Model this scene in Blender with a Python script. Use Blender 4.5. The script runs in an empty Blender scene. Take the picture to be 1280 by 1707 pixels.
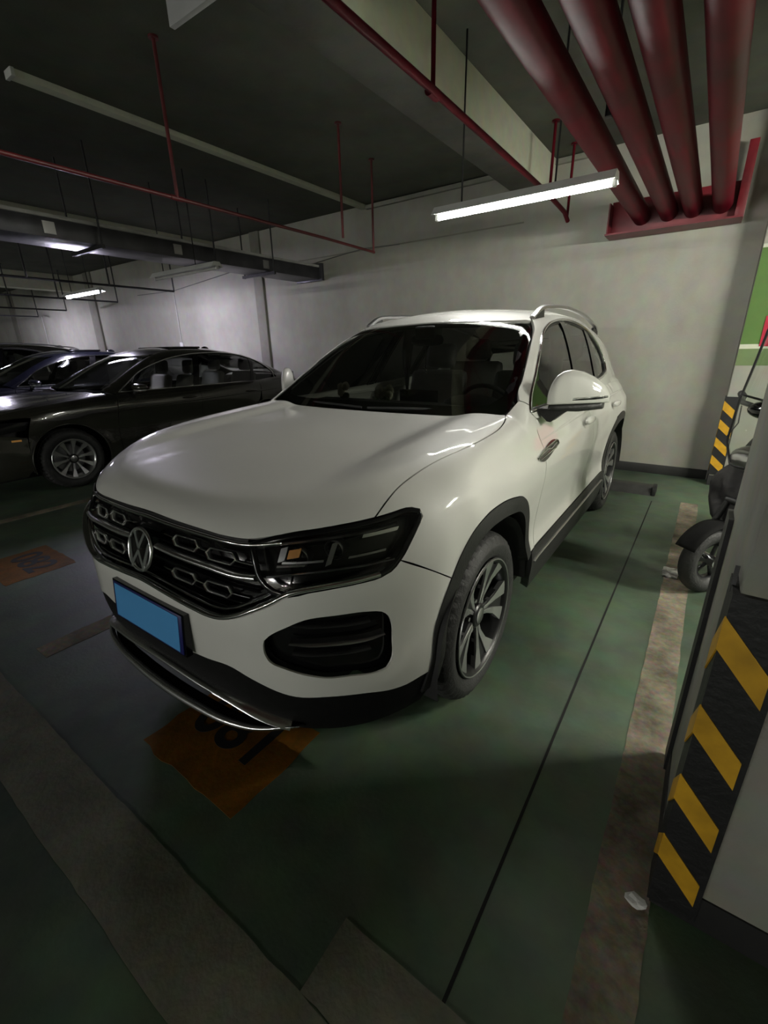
import bpy, bmesh, math, random
import numpy as np
from mathutils import Vector, Matrix, geometry
D = bpy.data
SC = bpy.context.scene
COL = SC.collection
PI = math.pi
random.seed(7)

# ------------------------------------------------------------------ camera
cam_data = D.cameras.new('camera')
cam = D.objects.new('camera', cam_data)
COL.objects.link(cam)
SC.camera = cam
FPX = 743.96
cam_data.sensor_fit = 'VERTICAL'
cam_data.sensor_height = 24.0
cam_data.lens = 24.0 * FPX / 1707.0
cam_data.clip_start = 0.02
cam_data.clip_end = 200
CAM_P = (1.4810, -1.5271, 1.4114)
YAW, PITCH, ROLL = -0.61745, 0.35113, -0.021536
fw = Vector((math.sin(YAW)*math.cos(PITCH), math.cos(YAW)*math.cos(PITCH), -math.sin(PITCH)))
rt = Vector((math.cos(YAW), -math.sin(YAW), 0))
up = rt.cross(fw)
r2 = rt*math.cos(ROLL) + up*math.sin(ROLL)
u2 = -rt*math.sin(ROLL) + up*math.cos(ROLL)
M = Matrix((r2, u2, -fw)).transposed().to_4x4()
M.translation = Vector(CAM_P)
cam.matrix_world = M

# ------------------------------------------------------------------ world, exposure
world = D.worlds.new('world')
SC.world = world
world.use_nodes = True
world.node_tree.nodes['Background'].inputs[0].default_value = (0.02, 0.021, 0.024, 1)
world.node_tree.nodes['Background'].inputs[1].default_value = 0.1
SC.view_settings.view_transform = 'Standard'
SC.view_settings.look = 'None'
SC.view_settings.gamma = 1
SC.view_settings.use_curve_mapping = False
SC.view_settings.exposure = 0.0
# light strengths of the tube lamps (emission of the glass tubes), W-ish
TUBE_NEAR = 190.0     # over the white car
TUBE_RIGHT = 1250.0     # next bay on the right, out of frame
TUBE_LEFT = 850.0      # far left row, cold
TUBE_FILL = 1650.0      # added unseen tubes for front light, far behind the viewer

# ------------------------------------------------------------------ materials
def _nt(name):
    m = D.materials.new(name); m.use_nodes = True
    nt = m.node_tree
    return m, nt, nt.nodes['Principled BSDF']
def mat(name, col, rough=.5, metal=0., coat=0., var=.12, scale=6., bump=0., bscale=40., spec=.5, rvar=0.):
    """procedural: noise-varied colour, optional fine relief"""
    m, nt, b = _nt(name)
    b.inputs['Base Color'].default_value = (*col, 1)
    b.inputs['Roughness'].default_value = rough
    b.inputs['Metallic'].default_value = metal
    b.inputs['Coat Weight'].default_value = coat
    b.inputs['Coat Roughness'].default_value = .04
    b.inputs['Specular IOR Level'].default_value = spec
    tc = nt.nodes.new('ShaderNodeTexCoord')
    if var:
        n = nt.nodes.new('ShaderNodeTexNoise'); n.inputs['Scale'].default_value = scale; n.inputs['Detail'].default_value = 6
        nt.links.new(tc.outputs['Object'], n.inputs['Vector'])
        r = nt.nodes.new('ShaderNodeValToRGB')
        r.color_ramp.elements[0].position = .3; r.color_ramp.elements[1].position = .7
        r.color_ramp.elements[0].color = (*[c*(1-var) for c in col], 1)
        r.color_ramp.elements[1].color = (*[min(1, c*(1+var)) for c in col], 1)
        nt.links.new(n.outputs['Fac'], r.inputs['Fac'])
        nt.links.new(r.outputs['Color'], b.inputs['Base Color'])
        if rvar:
            mr = nt.nodes.new('ShaderNodeMapRange')
            mr.inputs[3].default_value = max(0, rough-rvar); mr.inputs[4].default_value = min(1, rough+rvar)
            nt.links.new(n.outputs['Fac'], mr.inputs[0]); nt.links.new(mr.outputs[0], b.inputs['Roughness'])
    if bump:
        n2 = nt.nodes.new('ShaderNodeTexNoise'); n2.inputs['Scale'].default_value = bscale; n2.inputs['Detail'].default_value = 8
        nt.links.new(tc.outputs['Object'], n2.inputs['Vector'])
        bp = nt.nodes.new('ShaderNodeBump'); bp.inputs['Strength'].default_value = bump; bp.inputs['Distance'].default_value = .01
        nt.links.new(n2.outputs['Fac'], bp.inputs['Height']); nt.links.new(bp.outputs[0], b.inputs['Normal'])
    return m
def emit(name, col, s):
    m, nt, b = _nt(name)
    b.inputs['Base Color'].default_value = (*col, 1)
    b.inputs['Emission Color'].default_value = (*col, 1)
    b.inputs['Emission Strength'].default_value = s
    return m
def glass(name, tint, refl_min=.04, rough=.0, fac=.5):
    """thin tinted pane: see-through tint mixed with mirror reflection by facing angle"""
    m = D.materials.new(name); m.use_nodes = True; nt = m.node_tree; nt.nodes.clear()
    o = nt.nodes.new('ShaderNodeOutputMaterial'); mx = nt.nodes.new('ShaderNodeMixShader')
    t = nt.nodes.new('ShaderNodeBsdfTransparent'); g = nt.nodes.new('ShaderNodeBsdfGlossy')
    n = nt.nodes.new('ShaderNodeTexNoise'); n.inputs['Scale'].default_value = 3
    mr = nt.nodes.new('ShaderNodeMapRange'); mr.inputs[3].default_value = rough; mr.inputs[4].default_value = rough+.012
    nt.links.new(n.outputs['Fac'], mr.inputs[0]); nt.links.new(mr.outputs[0], g.inputs['Roughness'])
    t.inputs[0].default_value = (*tint, 1); g.inputs[0].default_value = (.95, .95, .95, 1)
    f = nt.nodes.new('ShaderNodeFresnel'); f.inputs['IOR'].default_value = 1.0+fac
    nt.links.new(f.outputs[0], mx.inputs[0]); nt.links.new(t.outputs[0], mx.inputs[1]); nt.links.new(g.outputs[0], mx.inputs[2])
    nt.links.new(mx.outputs[0], o.inputs[0])
    return m
def concrete(name, col, dark, s1=1.2, s2=.25, rough=.9, bump=.25, spec=.3, streak=None):
    """painted concrete: large stains, small mottling, fine relief"""
    m, nt, b = _nt(name); L = nt.links; N = nt.nodes
    tc = N.new('ShaderNodeTexCoord')
    n1 = N.new('ShaderNodeTexNoise'); n1.inputs['Scale'].default_value = s1; n1.inputs['Detail'].default_value = 9; n1.inputs['Roughness'].default_value = .62
    n2 = N.new('ShaderNodeTexNoise'); n2.inputs['Scale'].default_value = s1*9; n2.inputs['Detail'].default_value = 6
    mp = N.new('ShaderNodeMapping'); mp.inputs['Scale'].default_value = streak or (1, 1, 1)
    L.new(tc.outputs['Object'], mp.inputs[0]); L.new(mp.outputs[0], n1.inputs['Vector']); L.new(tc.outputs['Object'], n2.inputs['Vector'])
    r = N.new('ShaderNodeValToRGB'); r.color_ramp.elements[0].position = .32; r.color_ramp.elements[1].position = .62
    r.color_ramp.elements[0].color = (*dark, 1); r.color_ramp.elements[1].color = (*col, 1)
    L.new(n1.outputs['Fac'], r.inputs['Fac'])
    mx = N.new('ShaderNodeMix'); mx.data_type = 'RGBA'; mx.blend_type = 'MULTIPLY'; mx.inputs[0].default_value = s2
    L.new(r.outputs['Color'], mx.inputs[6]); L.new(n2.outputs['Color'], mx.inputs[7])
    L.new(mx.outputs[2], b.inputs['Base Color'])
    b.inputs['Roughness'].default_value = rough; b.inputs['Specular IOR Level'].default_value = spec
    bp = N.new('ShaderNodeBump'); bp.inputs['Strength'].default_value = bump; bp.inputs['Distance'].default_value = .004
    n3 = N.new('ShaderNodeTexNoise'); n3.inputs['Scale'].default_value = 60; n3.inputs['Detail'].default_value = 5
    L.new(tc.outputs['Object'], n3.inputs['Vector']); L.new(n3.outputs['Fac'], bp.inputs['Height']); L.new(bp.outputs[0], b.inputs['Normal'])
    return m

M_ = dict(
    floor=concrete('painted_floor', (.135, .195, .125), (.045, .063, .044), .9, .5, .55, .2, .4),
    wall=concrete("wall_paint", (.40, .395, .345), (.30, .295, .255), .8, .25, .93, .3, .2, (1, 1, .6)),
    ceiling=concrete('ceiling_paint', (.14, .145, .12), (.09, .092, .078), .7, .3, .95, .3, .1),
    beam=concrete('beam_paint', (.66, .67, .53), (.46, .47, .37), 1.1, .3, .93, .3, .2, (1, .4, 1)),
    soffit_shade=concrete('shaded_soffit_paint', (.13, .13, .115), (.08, .08, .07), 1.2, .3, .95, .4, .1),
    pillar=concrete('pillar_paint', (.33, .33, .285), (.22, .22, .19), 1.3, .3, .9, .4, .2, (1, 1, .5)),
    pillar_side=concrete('grey_paint_and_shade', (.27, .265, .225), (.21, .205, .175), 1.3, .3, .9, .3, .2),
    green=concrete('green_paint', (.11, .20, .055), (.09, .17, .045), 1.5, .2, .8, .2, .3),
    green2=concrete('pale_green_paint', (.16, .22, .10), (.13, .19, .08), 1.5, .2, .8, .2, .3),
    white_band=concrete('white_band_paint', (.6, .62, .5), (.5, .5, .42), 1.5, .2, .8, .2, .3),
    skirting=mat('black_skirting_paint', (.012, .012, .012), .6, var=.4, scale=5),
    line=concrete('worn_white_road_paint', (.42, .36, .27), (.13, .12, .085), 5, .7, .8, .5, .2),
    line_dark=concrete('grey_road_paint', (.25, .25, .19), (.14, .145, .11), 3, .4, .8, .4, .2),
    yellow_pad=concrete('yellow_floor_paint', (.30, .12, .008), (.15, .07, .01), 6, .5, .7, .3, .2),
    joint=mat('dark_joint', (.006, .006, .006), .9),
    black_text=mat('black_stencil_paint', (.008, .008, .008), .7),
    rubber=mat('black_rubber', (.008, .008, .009), .55, var=.3, scale=12, bump=.3),
    tyre=mat('tyre_rubber', (.022, .022, .022), .62, var=.25, scale=20, bump=.35, bscale=90),
    yellow=mat('yellow_reflective_strip', (.55, .30, .015), .45, var=.2, scale=14),
    red_pipe=mat('red_pipe_paint', (.085, .003, .009), .46, var=.35, scale=4, spec=.10, rvar=.08),
    red_steel=mat('red_steel_paint', (.13, .008, .014), .45, var=.35, scale=5),
    dark_pipe=mat('dark_red_pipe', (.10, .012, .014), .45, var=.4, scale=5),
    black_pipe=mat('black_pipe', (.012, .012, .014), .5, var=.3, scale=5),
    duct=mat('galvanised_grey_tray', (.07, .07, .078), .42, metal=.6, var=.25, scale=5),
    duct_lip=mat('pale_tray_edge', (.35, .35, .33), .5, var=.2, scale=5),
    housing=mat('white_batten_steel', (.55, .56, .54), .45, var=.08),
    tube_near=emit('tube_light_glass', (1, .99, .93), TUBE_NEAR),
    tube_right=emit('tube_light_glass_right', (1, .98, .86), TUBE_RIGHT),
    tube_left=emit('cold_tube_light_glass', (.84, .79, 1), TUBE_LEFT),
    tube_fill=emit('fill_tube_light_glass', (1, .99, .93), TUBE_FILL),
    tube_off=mat('unlit_tube_glass', (.45, .45, .43), .3),
    paint_white=mat('white_car_paint', (.70, .70, .66), .48, coat=1., var=.015, scale=2),
    paint_black=mat('charcoal_car_paint', (.030, .029, .022), .25, coat=1., var=.1, scale=3, metal=.3),
    paint_blue=mat('midnight_blue_car_paint', (.004, .0045, .009), .25, coat=1., var=.1, scale=3, metal=.3),
    cladding=mat('black_plastic_cladding', (.014, .014, .014), .5, var=.2, scale=30, bump=.15, bscale=150),
    gloss_black=mat('gloss_black_plastic', (.004, .004, .0045), .12, var=.2, scale=8),
    chrome=mat('chrome', (.82, .82, .83), .10, metal=1., var=.03),
    valance=mat('matt_black_valance', (.006, .006, .006), .75, var=.2, scale=30, spec=.15),
    chrome2=mat('brushed_bright_chrome', (.92, .92, .92), .24, metal=1., var=.03),
    satin=mat('satin_silver', (.50, .50, .51), .30, metal=1., var=.06),
    alloy=mat('machined_alloy', (.62, .62, .62), .28, metal=.9, var=.06),
    alloy_dark=mat('black_alloy', (.012, .012, .013), .35, var=.2),
    disc=mat('brake_disc_steel', (.25, .25, .25), .4, metal=1.),
    windscreen=glass('windscreen_glass', (.78, .80, .77), fac=.95),
    sideglass=glass('side_window_glass', (.30, .32, .30), fac=.55),
    lens=glass('lamp_cover_glass', (.95, .95, .95), fac=.45),
    mirrorglass=mat('mirror_glass', (.8, .8, .8), .03, metal=1., var=.02),
    frit=mat('black_window_border', (.006, .006, .007), .15),
    seat=mat('grey_seat_leather', (.11, .107, .10), .55, var=.15, bump=.2),
    seat_pale=mat('pale_seat_leather', (.42, .41, .38), .55, var=.1, bump=.2),
    cabin=mat('black_cabin_trim', (.016, .016, .016), .7, var=.2),
    amber=mat('amber_reflector', (.85, .42, .12), .3),
    plate_blue=mat('plate_blue', (.085, .33, .68), .35, var=.03),
    plate_rim=mat('plate_dark_blue', (.012, .014, .11), .35, var=.1),
    tail_red=mat('tail_lamp_red', (.3, .01, .01), .15, var=.1),
    cream=mat('cream_petals', (.85, .82, .62), .7, var=.05, scale=40),
    leaf=mat('pale_green_leaves', (.16, .22, .08), .7, var=.2, scale=40),
    quilt=mat('black_quilted_cover', (.016, .014, .017), .5, var=.3, scale=9, bump=.5, bscale=14),
    clear=glass('clear_plastic_screen', (.80, .84, .80), fac=.45),
    foil=mat('silver_foil', (.6, .6, .6), .3, metal=.8, var=.3, scale=25, bump=1., bscale=30),
    red_cloth=mat('red_cloth', (.45, .02, .05), .8, var=.2),
    paper=mat('white_paper', (.6, .6, .58), .8, var=.1, scale=20),
    sign_red=mat('faded_red_print', (.30, .10, .11), .7, var=.2),
    sign_white=mat('white_sign_board', (.42, .42, .42), .6, var=.06),
    wood_stop=mat('black_rubber_wheel_stop', (.035, .035, .033), .6, var=.3, scale=9, bump=.3),
    cable=mat('grey_cable', (.10, .10, .10), .6),
    cream_wire=mat('pale_conduit', (.40, .40, .38), .6),
)

# ------------------------------------------------------------------ object helpers
def mesh_obj(name, V, F, m, parent=None, smooth=True, N=None, sharp=None):
    me = D.meshes.new(name)
    me.from_pydata([tuple(map(float, v)) for v in V], [], [tuple(int(i) for i in f) for f in F])
    me.validate(clean_customdata=False)
    if N is None:
        bm_ = bmesh.new(); bm_.from_mesh(me); bmesh.ops.recalc_face_normals(bm_, faces=bm_.faces); bm_.to_mesh(me); bm_.free()
    if smooth:
        me.polygons.foreach_set('use_smooth', [True]*len(me.polygons))
        if sharp is not None:
            me.set_sharp_from_angle(angle=math.radians(sharp))
    if m is not None: me.materials.append(m)
    if N is not None and len(N) == len(me.vertices):
        me.normals_split_custom_set_from_vertices([tuple(map(float, n)) for n in N])
    o = D.objects.new(name, me); COL.objects.link(o)
    if parent is not None: o.parent = parent
    return o
def tag(o, label, cat, group=None):
    o['label'] = label; o['category'] = cat
    if group: o['group'] = group
    return o
def struct(o):
    o['kind'] = 'structure'; return o
def thing(name, label, cat, loc=(0, 0, 0), group=None, rz=0):
    o = D.objects.new(name, None); COL.objects.link(o)
    o.location = loc; o.rotation_euler = (0, 0, rz); o.empty_display_size = .1
    return tag(o, label, cat, group)
class MB:
    def __init__(s): s.V = []; s.F = []
    def add(s, VF):
        V, F = VF[0], VF[1]; b = len(s.V)
        s.V += [tuple(map(float, v)) for v in V]; s.F += [tuple(int(i)+b for i in f) for f in F]
        return s
    def box(s, a, b): return s.add(boxg(a, b))
    def obj(s, name, m, parent=None, smooth=False, sharp=35): return mesh_obj(name, s.V, s.F, m, parent, smooth, sharp=sharp if smooth else None)
def boxg(a, b, bev=0):
    x0, y0, z0 = a; x1, y1, z1 = b
    V = [(x0,y0,z0),(x1,y0,z0),(x1,y1,z0),(x0,y1,z0),(x0,y0,z1),(x1,y0,z1),(x1,y1,z1),(x0,y1,z1)]
    F = [(0,3,2,1),(4,5,6,7),(0,1,5,4),(1,2,6,5),(2,3,7,6),(3,0,4,7)]
    if not bev: return V, F
    bm = bmesh.new(); vs = [bm.verts.new(v) for v in V]
    for f in F: bm.faces.new([vs[i] for i in f])
    bmesh.ops.bevel(bm, geom=list(bm.edges), offset=bev, segments=2, affect='EDGES', profile=.5)
    bm.verts.index_update()
    r = [tuple(v.co) for v in bm.verts], [tuple(v.index for v in f.verts) for f in bm.faces]
    bm.free(); return r
def box(name, a, b, m, parent=None, bev=0):
    V, F = boxg(a, b, bev); return mesh_obj(name, V, F, m, parent, smooth=bool(bev), sharp=40)
def xform(VF, mat4):
    V, F = VF[0], VF[1]; return [tuple(mat4 @ Vector(v)) for v in V], F
def sweep(path, rad, n=10, closed=False, upv=(0, 0, 1), prof=None):
    """sweep a circle (or prof: list of (side, up) pairs) along a path"""
    P = [Vector(q) for q in path]; V = []; F = []; k = len(P)
    pr = prof or [(math.cos(2*PI*i/n), math.sin(2*PI*i/n)) for i in range(n)]
    n = len(pr); U = Vector(upv)
    for i, q in enumerate(P):
        a = P[(i-1) % k] if (closed or i) else P[i]; b = P[(i+1) % k] if (closed or i < k-1) else P[i]
        t = (b-a).normalized(); s = t.cross(U)
        if s.length < 1e-4: s = t.cross(Vector((1, 0, 0)))
        s.normalize(); u = s.cross(t)
        r = rad[i] if isinstance(rad, (list, tuple)) else rad
        for (c, d) in pr: V.append(tuple(q + s*c*r + u*d*r))
    for i in range(k if closed else k-1):
        j = (i+1) % k
        for a in range(n):
            b = (a+1) % n
            F.append((i*n+a, i*n+b, j*n+b, j*n+a))
    if not closed:
        F.append(tuple(range(n-1, -1, -1))); F.append(tuple((k-1)*n+a for a in range(n)))
    return V, F
def tube(name, path, r, m, parent=None, n=10, **k):
    V, F = sweep(path, r, n, **k); return mesh_obj(name, V, F, m, parent, True, sharp=50)
def lathe(prof, n=48, axis='x', arc=2*PI):
    """prof: (radius, along)"""
    V = []; F = []; k = len(prof); full = arc > 6.28
    m = n if full else n+1
    for i in range(m):
        a = arc*i/n
        for (r, h) in prof:
            c, s = r*math.cos(a), r*math.sin(a)
            V.append((h, c, s) if axis == 'x' else ((c, h, s) if axis == 'y' else (c, s, h)))
    for i in range(n):
        j = (i+1) % m
        for a in range(k-1):
            F.append((i*k+a, j*k+a, j*k+a+1, i*k+a+1))
    return V, F
def prism(poly, f0, f1):
    """poly: 2D pts; f0/f1 map (u,v)->3D for back and front"""
    n = len(poly); V = [f0(*q) for q in poly]+[f1(*q) for q in poly]
    F = [tuple(range(n-1, -1, -1)), tuple(range(n, 2*n))]+[(i, (i+1) % n, n+(i+1) % n, n+i) for i in range(n)]
    return V, F
def mirx(V): return [(-v[0], v[1], v[2]) for v in V]
def flip(F): return [tuple(reversed(f)) for f in F]
def ellipsoid(c, r, nu=16, nv=10, fn=None):
    V = []; F = []
    for i in range(nv+1):
        t = PI*i/nv
        for j in range(nu):
            a = 2*PI*j/nu
            v = [math.sin(t)*math.cos(a), math.sin(t)*math.sin(a), math.cos(t)]
            if fn: v = fn(v)
            V.append((c[0]+r[0]*v[0], c[1]+r[1]*v[1], c[2]+r[2]*v[2]))
    for i in range(nv):
        for j in range(nu):
            k = (j+1) % nu
            F.append((i*nu+j, (i+1)*nu+j, (i+1)*nu+k, i*nu+k))
    return V, F
def copy_tree(o, parent=None):
    c = o.copy(); COL.objects.link(c); c.parent = parent
    for ch in list(o.children): copy_tree(ch, c)
    return c

# ------------------------------------------------------------------ body surfaces (signed functions, negative inside)
def smax(a,b,k):
    h=np.maximum(k-np.abs(a-b),0)/k
    return np.maximum(a,b)+h*h*k*.25
def lin(v,pts):
    # smooth (monotone cubic-ish) interpolation via smoothed table
    xs=np.array([q[0] for q in pts],float);ys=np.array([q[1] for q in pts],float)
    m=np.zeros(len(xs)); d=np.diff(ys)/np.diff(xs)
    m[0]=d[0];m[-1]=d[-1]
    m[1:-1]=np.where(d[:-1]*d[1:]>0,2*d[:-1]*d[1:]/(d[:-1]+d[1:]+1e-12*(d[:-1]+d[1:]==0)),0)
    v=np.clip(v,xs[0],xs[-1]); i=np.clip(np.searchsorted(xs,v)-1,0,len(xs)-2)
    h=xs[i+1]-xs[i];t=(v-xs[i])/h
    return (2*t**3-3*t**2+1)*ys[i]+(t**3-2*t*t+t)*h*m[i]+(-2*t**3+3*t*t)*ys[i+1]+(t**3-t*t)*h*m[i+1]
def sstep(v,a,b):
    t=np.clip((v-a)/(b-a),0,1);return t*t*(3-2*t)
# ---- SUV
def suv_low(P):
    x=np.abs(P[...,0]);y=P[...,1];z=P[...,2]
    side_in=lin(z,[(.15,.07),(.30,.02),(.42,.012),(.55,.028),(.72,.012),(.84,0),(.93,.008),(1.0,.045),(1.08,.085),(1.25,.15)])
    flare=.0
    W=lin(y,[(-.95,.925),(-.3,.925),(.6,.93),(2.2,.93),(2.9,.92),(3.4,.88),(3.8,.84)])
    a=x-W+side_in
    # fender flare near wheels
    for yc in (0,2.731):
        r=np.sqrt((y-yc)**2+(z-.36)**2)
        a=a-.012*np.exp(-((r-.42)/.10)**2)*sstep(z,.2,.4)
    front_in=lin(z,[(.12,.16),(.22,.07),(.34,.015),(.48,0),(.60,.0),(.72,.012),(.82,.03),(.90,.055),(.97,.10),(1.1,.2)])
    F=-.888+.085*(x/.72)**2.8+.055*sstep(z,.72,.95)*(x/.72)**2
    b=(F-y)+front_in
    g=smax(a,b,.50)
    rear=y-3.69+.08*(x/.8)**2+lin(z,[(.2,.1),(.4,.0),(.7,0),(1.0,.06),(1.2,.12)])
    g=smax(g,rear,.35)
    Hc=lin(y,[(-.95,.90),(-.84,.945),(-.7,.985),(-.5,1.02),(-.2,1.055),(.1,1.083),(.4,1.105),(.7,1.12),(4,1.12)])
    H=Hc-.012*np.clip(x/.80,0,3)**4+.020*sstep(x,.50,.70)*sstep(y,-.75,-.35)+.008*np.exp(-((x-.60)/.07)**2)*sstep(y,-.7,-.1)
    return smax(g,z-H,.075)
def suv_top(P):
    x=np.abs(P[...,0]);y=P[...,1];z=P[...,2]
    Wg=lin(z,[(.9,.90),(1.05,.862),(1.2,.80),(1.4,.715),(1.55,.635),(1.7,.54)])
    taper=lin(y,[(.3,.0),(1.2,-.0),(2.2,.0),(2.9,.045),(3.5,.11)])
    a=x-Wg+taper
    ws=(-(y-(.36+(.035+.285*np.clip(z-1.1,0,.5))*(x/.75)**2))+ (z-1.09)*1.36+.10*sstep(z,1.3,1.62)**2)*.592
    R=lin(y,[(.9,1.57),(1.15,1.605),(1.5,1.645),(1.9,1.66),(2.4,1.645),(2.9,1.585),(3.4,1.47)])-.055*(x/.62)**2
    rr=(y-3.42-.05+.25*(x/.8)**2*.3)*.85+(z-1.35)*.42
    f=smax(z-R,ws,.06); f=smax(f,a,.09); f=smax(f,rr,.15)
    return f
def suv(P):
    return np.minimum(suv_low(P),suv_top(P))
# ---- sedan (front axle at y=0)
def sed_low(P):
    x=np.abs(P[...,0]);y=P[...,1];z=P[...,2]
    side_in=lin(z,[(.12,.08),(.25,.02),(.45,.02),(.60,.03),(.74,.006),(.80,.0),(.88,.012),(.96,.05),(1.04,.09),(1.2,.15)])
    W=lin(y,[(-.95,.90),(-.3,.905),(.6,.915),(2.2,.915),(2.9,.905),(3.4,.87),(3.8,.82)])
    a=x-W+side_in
    for yc in (0,2.8):
        r=np.sqrt((y-yc)**2+(z-.33)**2)
        a=a-.015*np.exp(-((r-.38)/.08)**2)*sstep(z,.2,.4)
    b=(-.93+.13*(x/.7)**2.2-y)+lin(z,[(.12,.12),(.22,.04),(.34,.0),(.5,0),(.65,.03),(.75,.06),(.85,.13),(1.0,.25)])
    g=smax(a,b,.45)
    g=smax(g,y-3.74+.14*(x/.8)**2+lin(z,[(.2,.1),(.4,.0),(.9,.02),(1.05,.06),(1.2,.12)]),.3)
    H=lin(y,[(-.95,.74),(-.84,.80),(-.6,.88),(-.2,.95),(.2,.99),(.6,1.02),(2.9,1.06),(3.2,1.10),(3.6,1.09),(3.75,1.06)])-.03*(x/.8)**3
    return smax(g,z-H,.09)
def sed_top(P):
    x=np.abs(P[...,0]);y=P[...,1];z=P[...,2]
    Wg=lin(z,[(.9,.86),(1.0,.835),(1.1,.80),(1.25,.73),(1.38,.65),(1.5,.52)])-lin(y,[(1.5,0),(2.6,.03),(3.5,.14)])
    ws=(-(y-(.30+.20*(x/.75)**2))+(z-1.0)*2.0+.9*np.clip(z-1.25,0,1)**1.5)*.44
    R=lin(y,[(.9,1.40),(1.3,1.46),(1.7,1.49),(2.1,1.485),(2.5,1.44),(2.9,1.34),(3.3,1.18),(3.6,1.05)])-.05*(x/.62)**2
    return smax(smax(z-R,ws,.06),x-Wg,.09)
def sed(P): return np.minimum(sed_low(P),sed_top(P))
# ------------------------------------------------------------------ trimmed panels on a body surface
def grad(f, P, h=.004):
    G = np.zeros_like(P)
    for i in range(3):
        e = np.zeros(3); e[i] = h
        G[:, i] = f(P+e)-f(P-e)
    return G/(np.linalg.norm(G, axis=1, keepdims=True)+1e-12)
def cast(f, o, d, t0, t1, n=90):
    ts = np.linspace(t0, t1, n); N_ = len(d)
    lo = np.full(N_, np.nan); hi = lo.copy(); prev = f(o+ts[0]*d); best = prev.copy(); bt = np.full(N_, ts[0])
    for i in range(1, n):
        cur = f(o+ts[i]*d); m = np.isnan(hi) & (cur < 0) & (prev >= 0)
        lo[m] = ts[i-1]; hi[m] = ts[i]; prev = cur
        b = cur < best; best = np.where(b, cur, best); bt = np.where(b, ts[i], bt)
    miss = np.isnan(hi); lo = np.where(miss, bt, lo); hi = np.where(miss, bt, hi)
    for _ in range(20):
        mid = .5*(lo+hi); ins = f(o+mid[:, None]*d) < 0
        hi = np.where(ins & ~miss, mid, hi); lo = np.where(ins | miss, lo, mid)
    return o+(.5*(lo+hi))[:, None]*d
class Top:
    def uv(s, P): return P[:, :2].copy()
    def ray(s, q):
        o = np.column_stack([q, np.full(len(q), 2.6)]); return o, np.tile([0, 0, -1.], (len(q), 1)), 0, 2.4
class Side:
    def uv(s, P): return P[:, 1:3].copy()
    def ray(s, q):
        o = np.column_stack([np.full(len(q), 1.5), q]); return o, np.tile([-1., 0, 0], (len(q), 1)), 0, 1.5
class Front:
    def __init__(s, sgn=1): s.g = sgn
    def uv(s, P): return P[:, [0, 2]].copy()
    def ray(s, q):
        o = np.column_stack([q[:, 0], np.full(len(q), -2. if s.g > 0 else 5.5), q[:, 1]])
        return o, np.tile([0, float(s.g), 0], (len(q), 1)), 0, 4.5
class Axial:
    def __init__(s, x0, z0, R=.7): s.x0, s.z0, s.R = x0, z0, R
    def uv(s, P): return np.column_stack([P[:, 1], s.R*np.arctan2(P[:, 2]-s.z0, P[:, 0]-s.x0)])
    def ray(s, q):
        a = q[:, 1]/s.R; d = np.column_stack([np.cos(a), 0*a, np.sin(a)])
        o = np.column_stack([s.x0+0*a, q[:, 0], s.z0+0*a])+d*1.6
        return o, -d, 0, 1.55
class Cyl:
    def __init__(s, y0=.2, R=1.): s.y0, s.R = y0, R
    def uv(s, P): return np.column_stack([s.R*np.arctan2(P[:, 0], -(P[:, 1]-s.y0)), P[:, 2]])
    def ray(s, q):
        a = q[:, 0]/s.R; d = np.column_stack([np.sin(a), -np.cos(a), 0*a])
        o = np.column_stack([0*a, s.y0+0*a, q[:, 1]])+d*2.2
        return o, -d, 0, 2.15
class CylRear(Cyl):
    def uv(s, P): return np.column_stack([s.R*np.arctan2(P[:, 0], (P[:, 1]-s.y0)), P[:, 2]])
    def ray(s, q):
        a = q[:, 0]/s.R; d = np.column_stack([np.sin(a), np.cos(a), 0*a])
        o = np.column_stack([0*a, s.y0+0*a, q[:, 1]])+d*2.2
        return o, -d, 0, 2.15
def crom(Q, step, closed=True, cang=38):
    """resample 2D/3D polyline with Catmull-Rom, keeping corners"""
    Q = np.asarray(Q, float); n = len(Q); T = np.zeros_like(Q); corner = np.zeros(n, bool)
    for i in range(n):
        if not closed and i in (0, n-1): corner[i] = True; continue
        a = Q[i]-Q[i-1]; b = Q[(i+1) % n]-Q[i]
        la, lb = np.linalg.norm(a)+1e-9, np.linalg.norm(b)+1e-9
        if math.degrees(math.acos(np.clip(a@b/la/lb, -1, 1))) > cang: corner[i] = True
        T[i] = (a/la*lb+b/lb*la)/(la+lb)
    out = []
    for i in range(n if closed else n-1):
        p, q = Q[i], Q[(i+1) % n]; L = np.linalg.norm(q-p); k = max(1, int(round(L/step)))
        m0 = (q-p) if corner[i] else T[i]*L; m1 = (q-p) if corner[(i+1) % n] else T[(i+1) % n]*L
        for j in range(k):
            t = j/k
            out.append((2*t**3-3*t*t+1)*p+(t**3-2*t*t+t)*m0+(-2*t**3+3*t*t)*q+(t**3-t*t)*m1)
    if not closed: out.append(Q[-1])
    return np.array(out)
def inpoly(pt, poly):
    x, y = pt[:, 0], pt[:, 1]; ins = np.zeros(len(pt), bool); n = len(poly)
    for i in range(n):
        x1, y1 = poly[i]; x2, y2 = poly[(i+1) % n]
        if y1 == y2: continue
        c = ((y1 > y) != (y2 > y)) & (x < (x2-x1)*(y-y1)/(y2-y1)+x1); ins ^= c
    return ins
def pdist(pt, poly):
    d = np.full(len(pt), 1e9)
    for i in range(len(poly)):
        a = poly[i]; b = poly[(i+1) % len(poly)]; ab = b-a
        t = np.clip(((pt-a)@ab)/(ab@ab+1e-12), 0, 1); d = np.minimum(d, np.linalg.norm(pt-a-t[:, None]*ab, axis=1))
    return d
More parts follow.
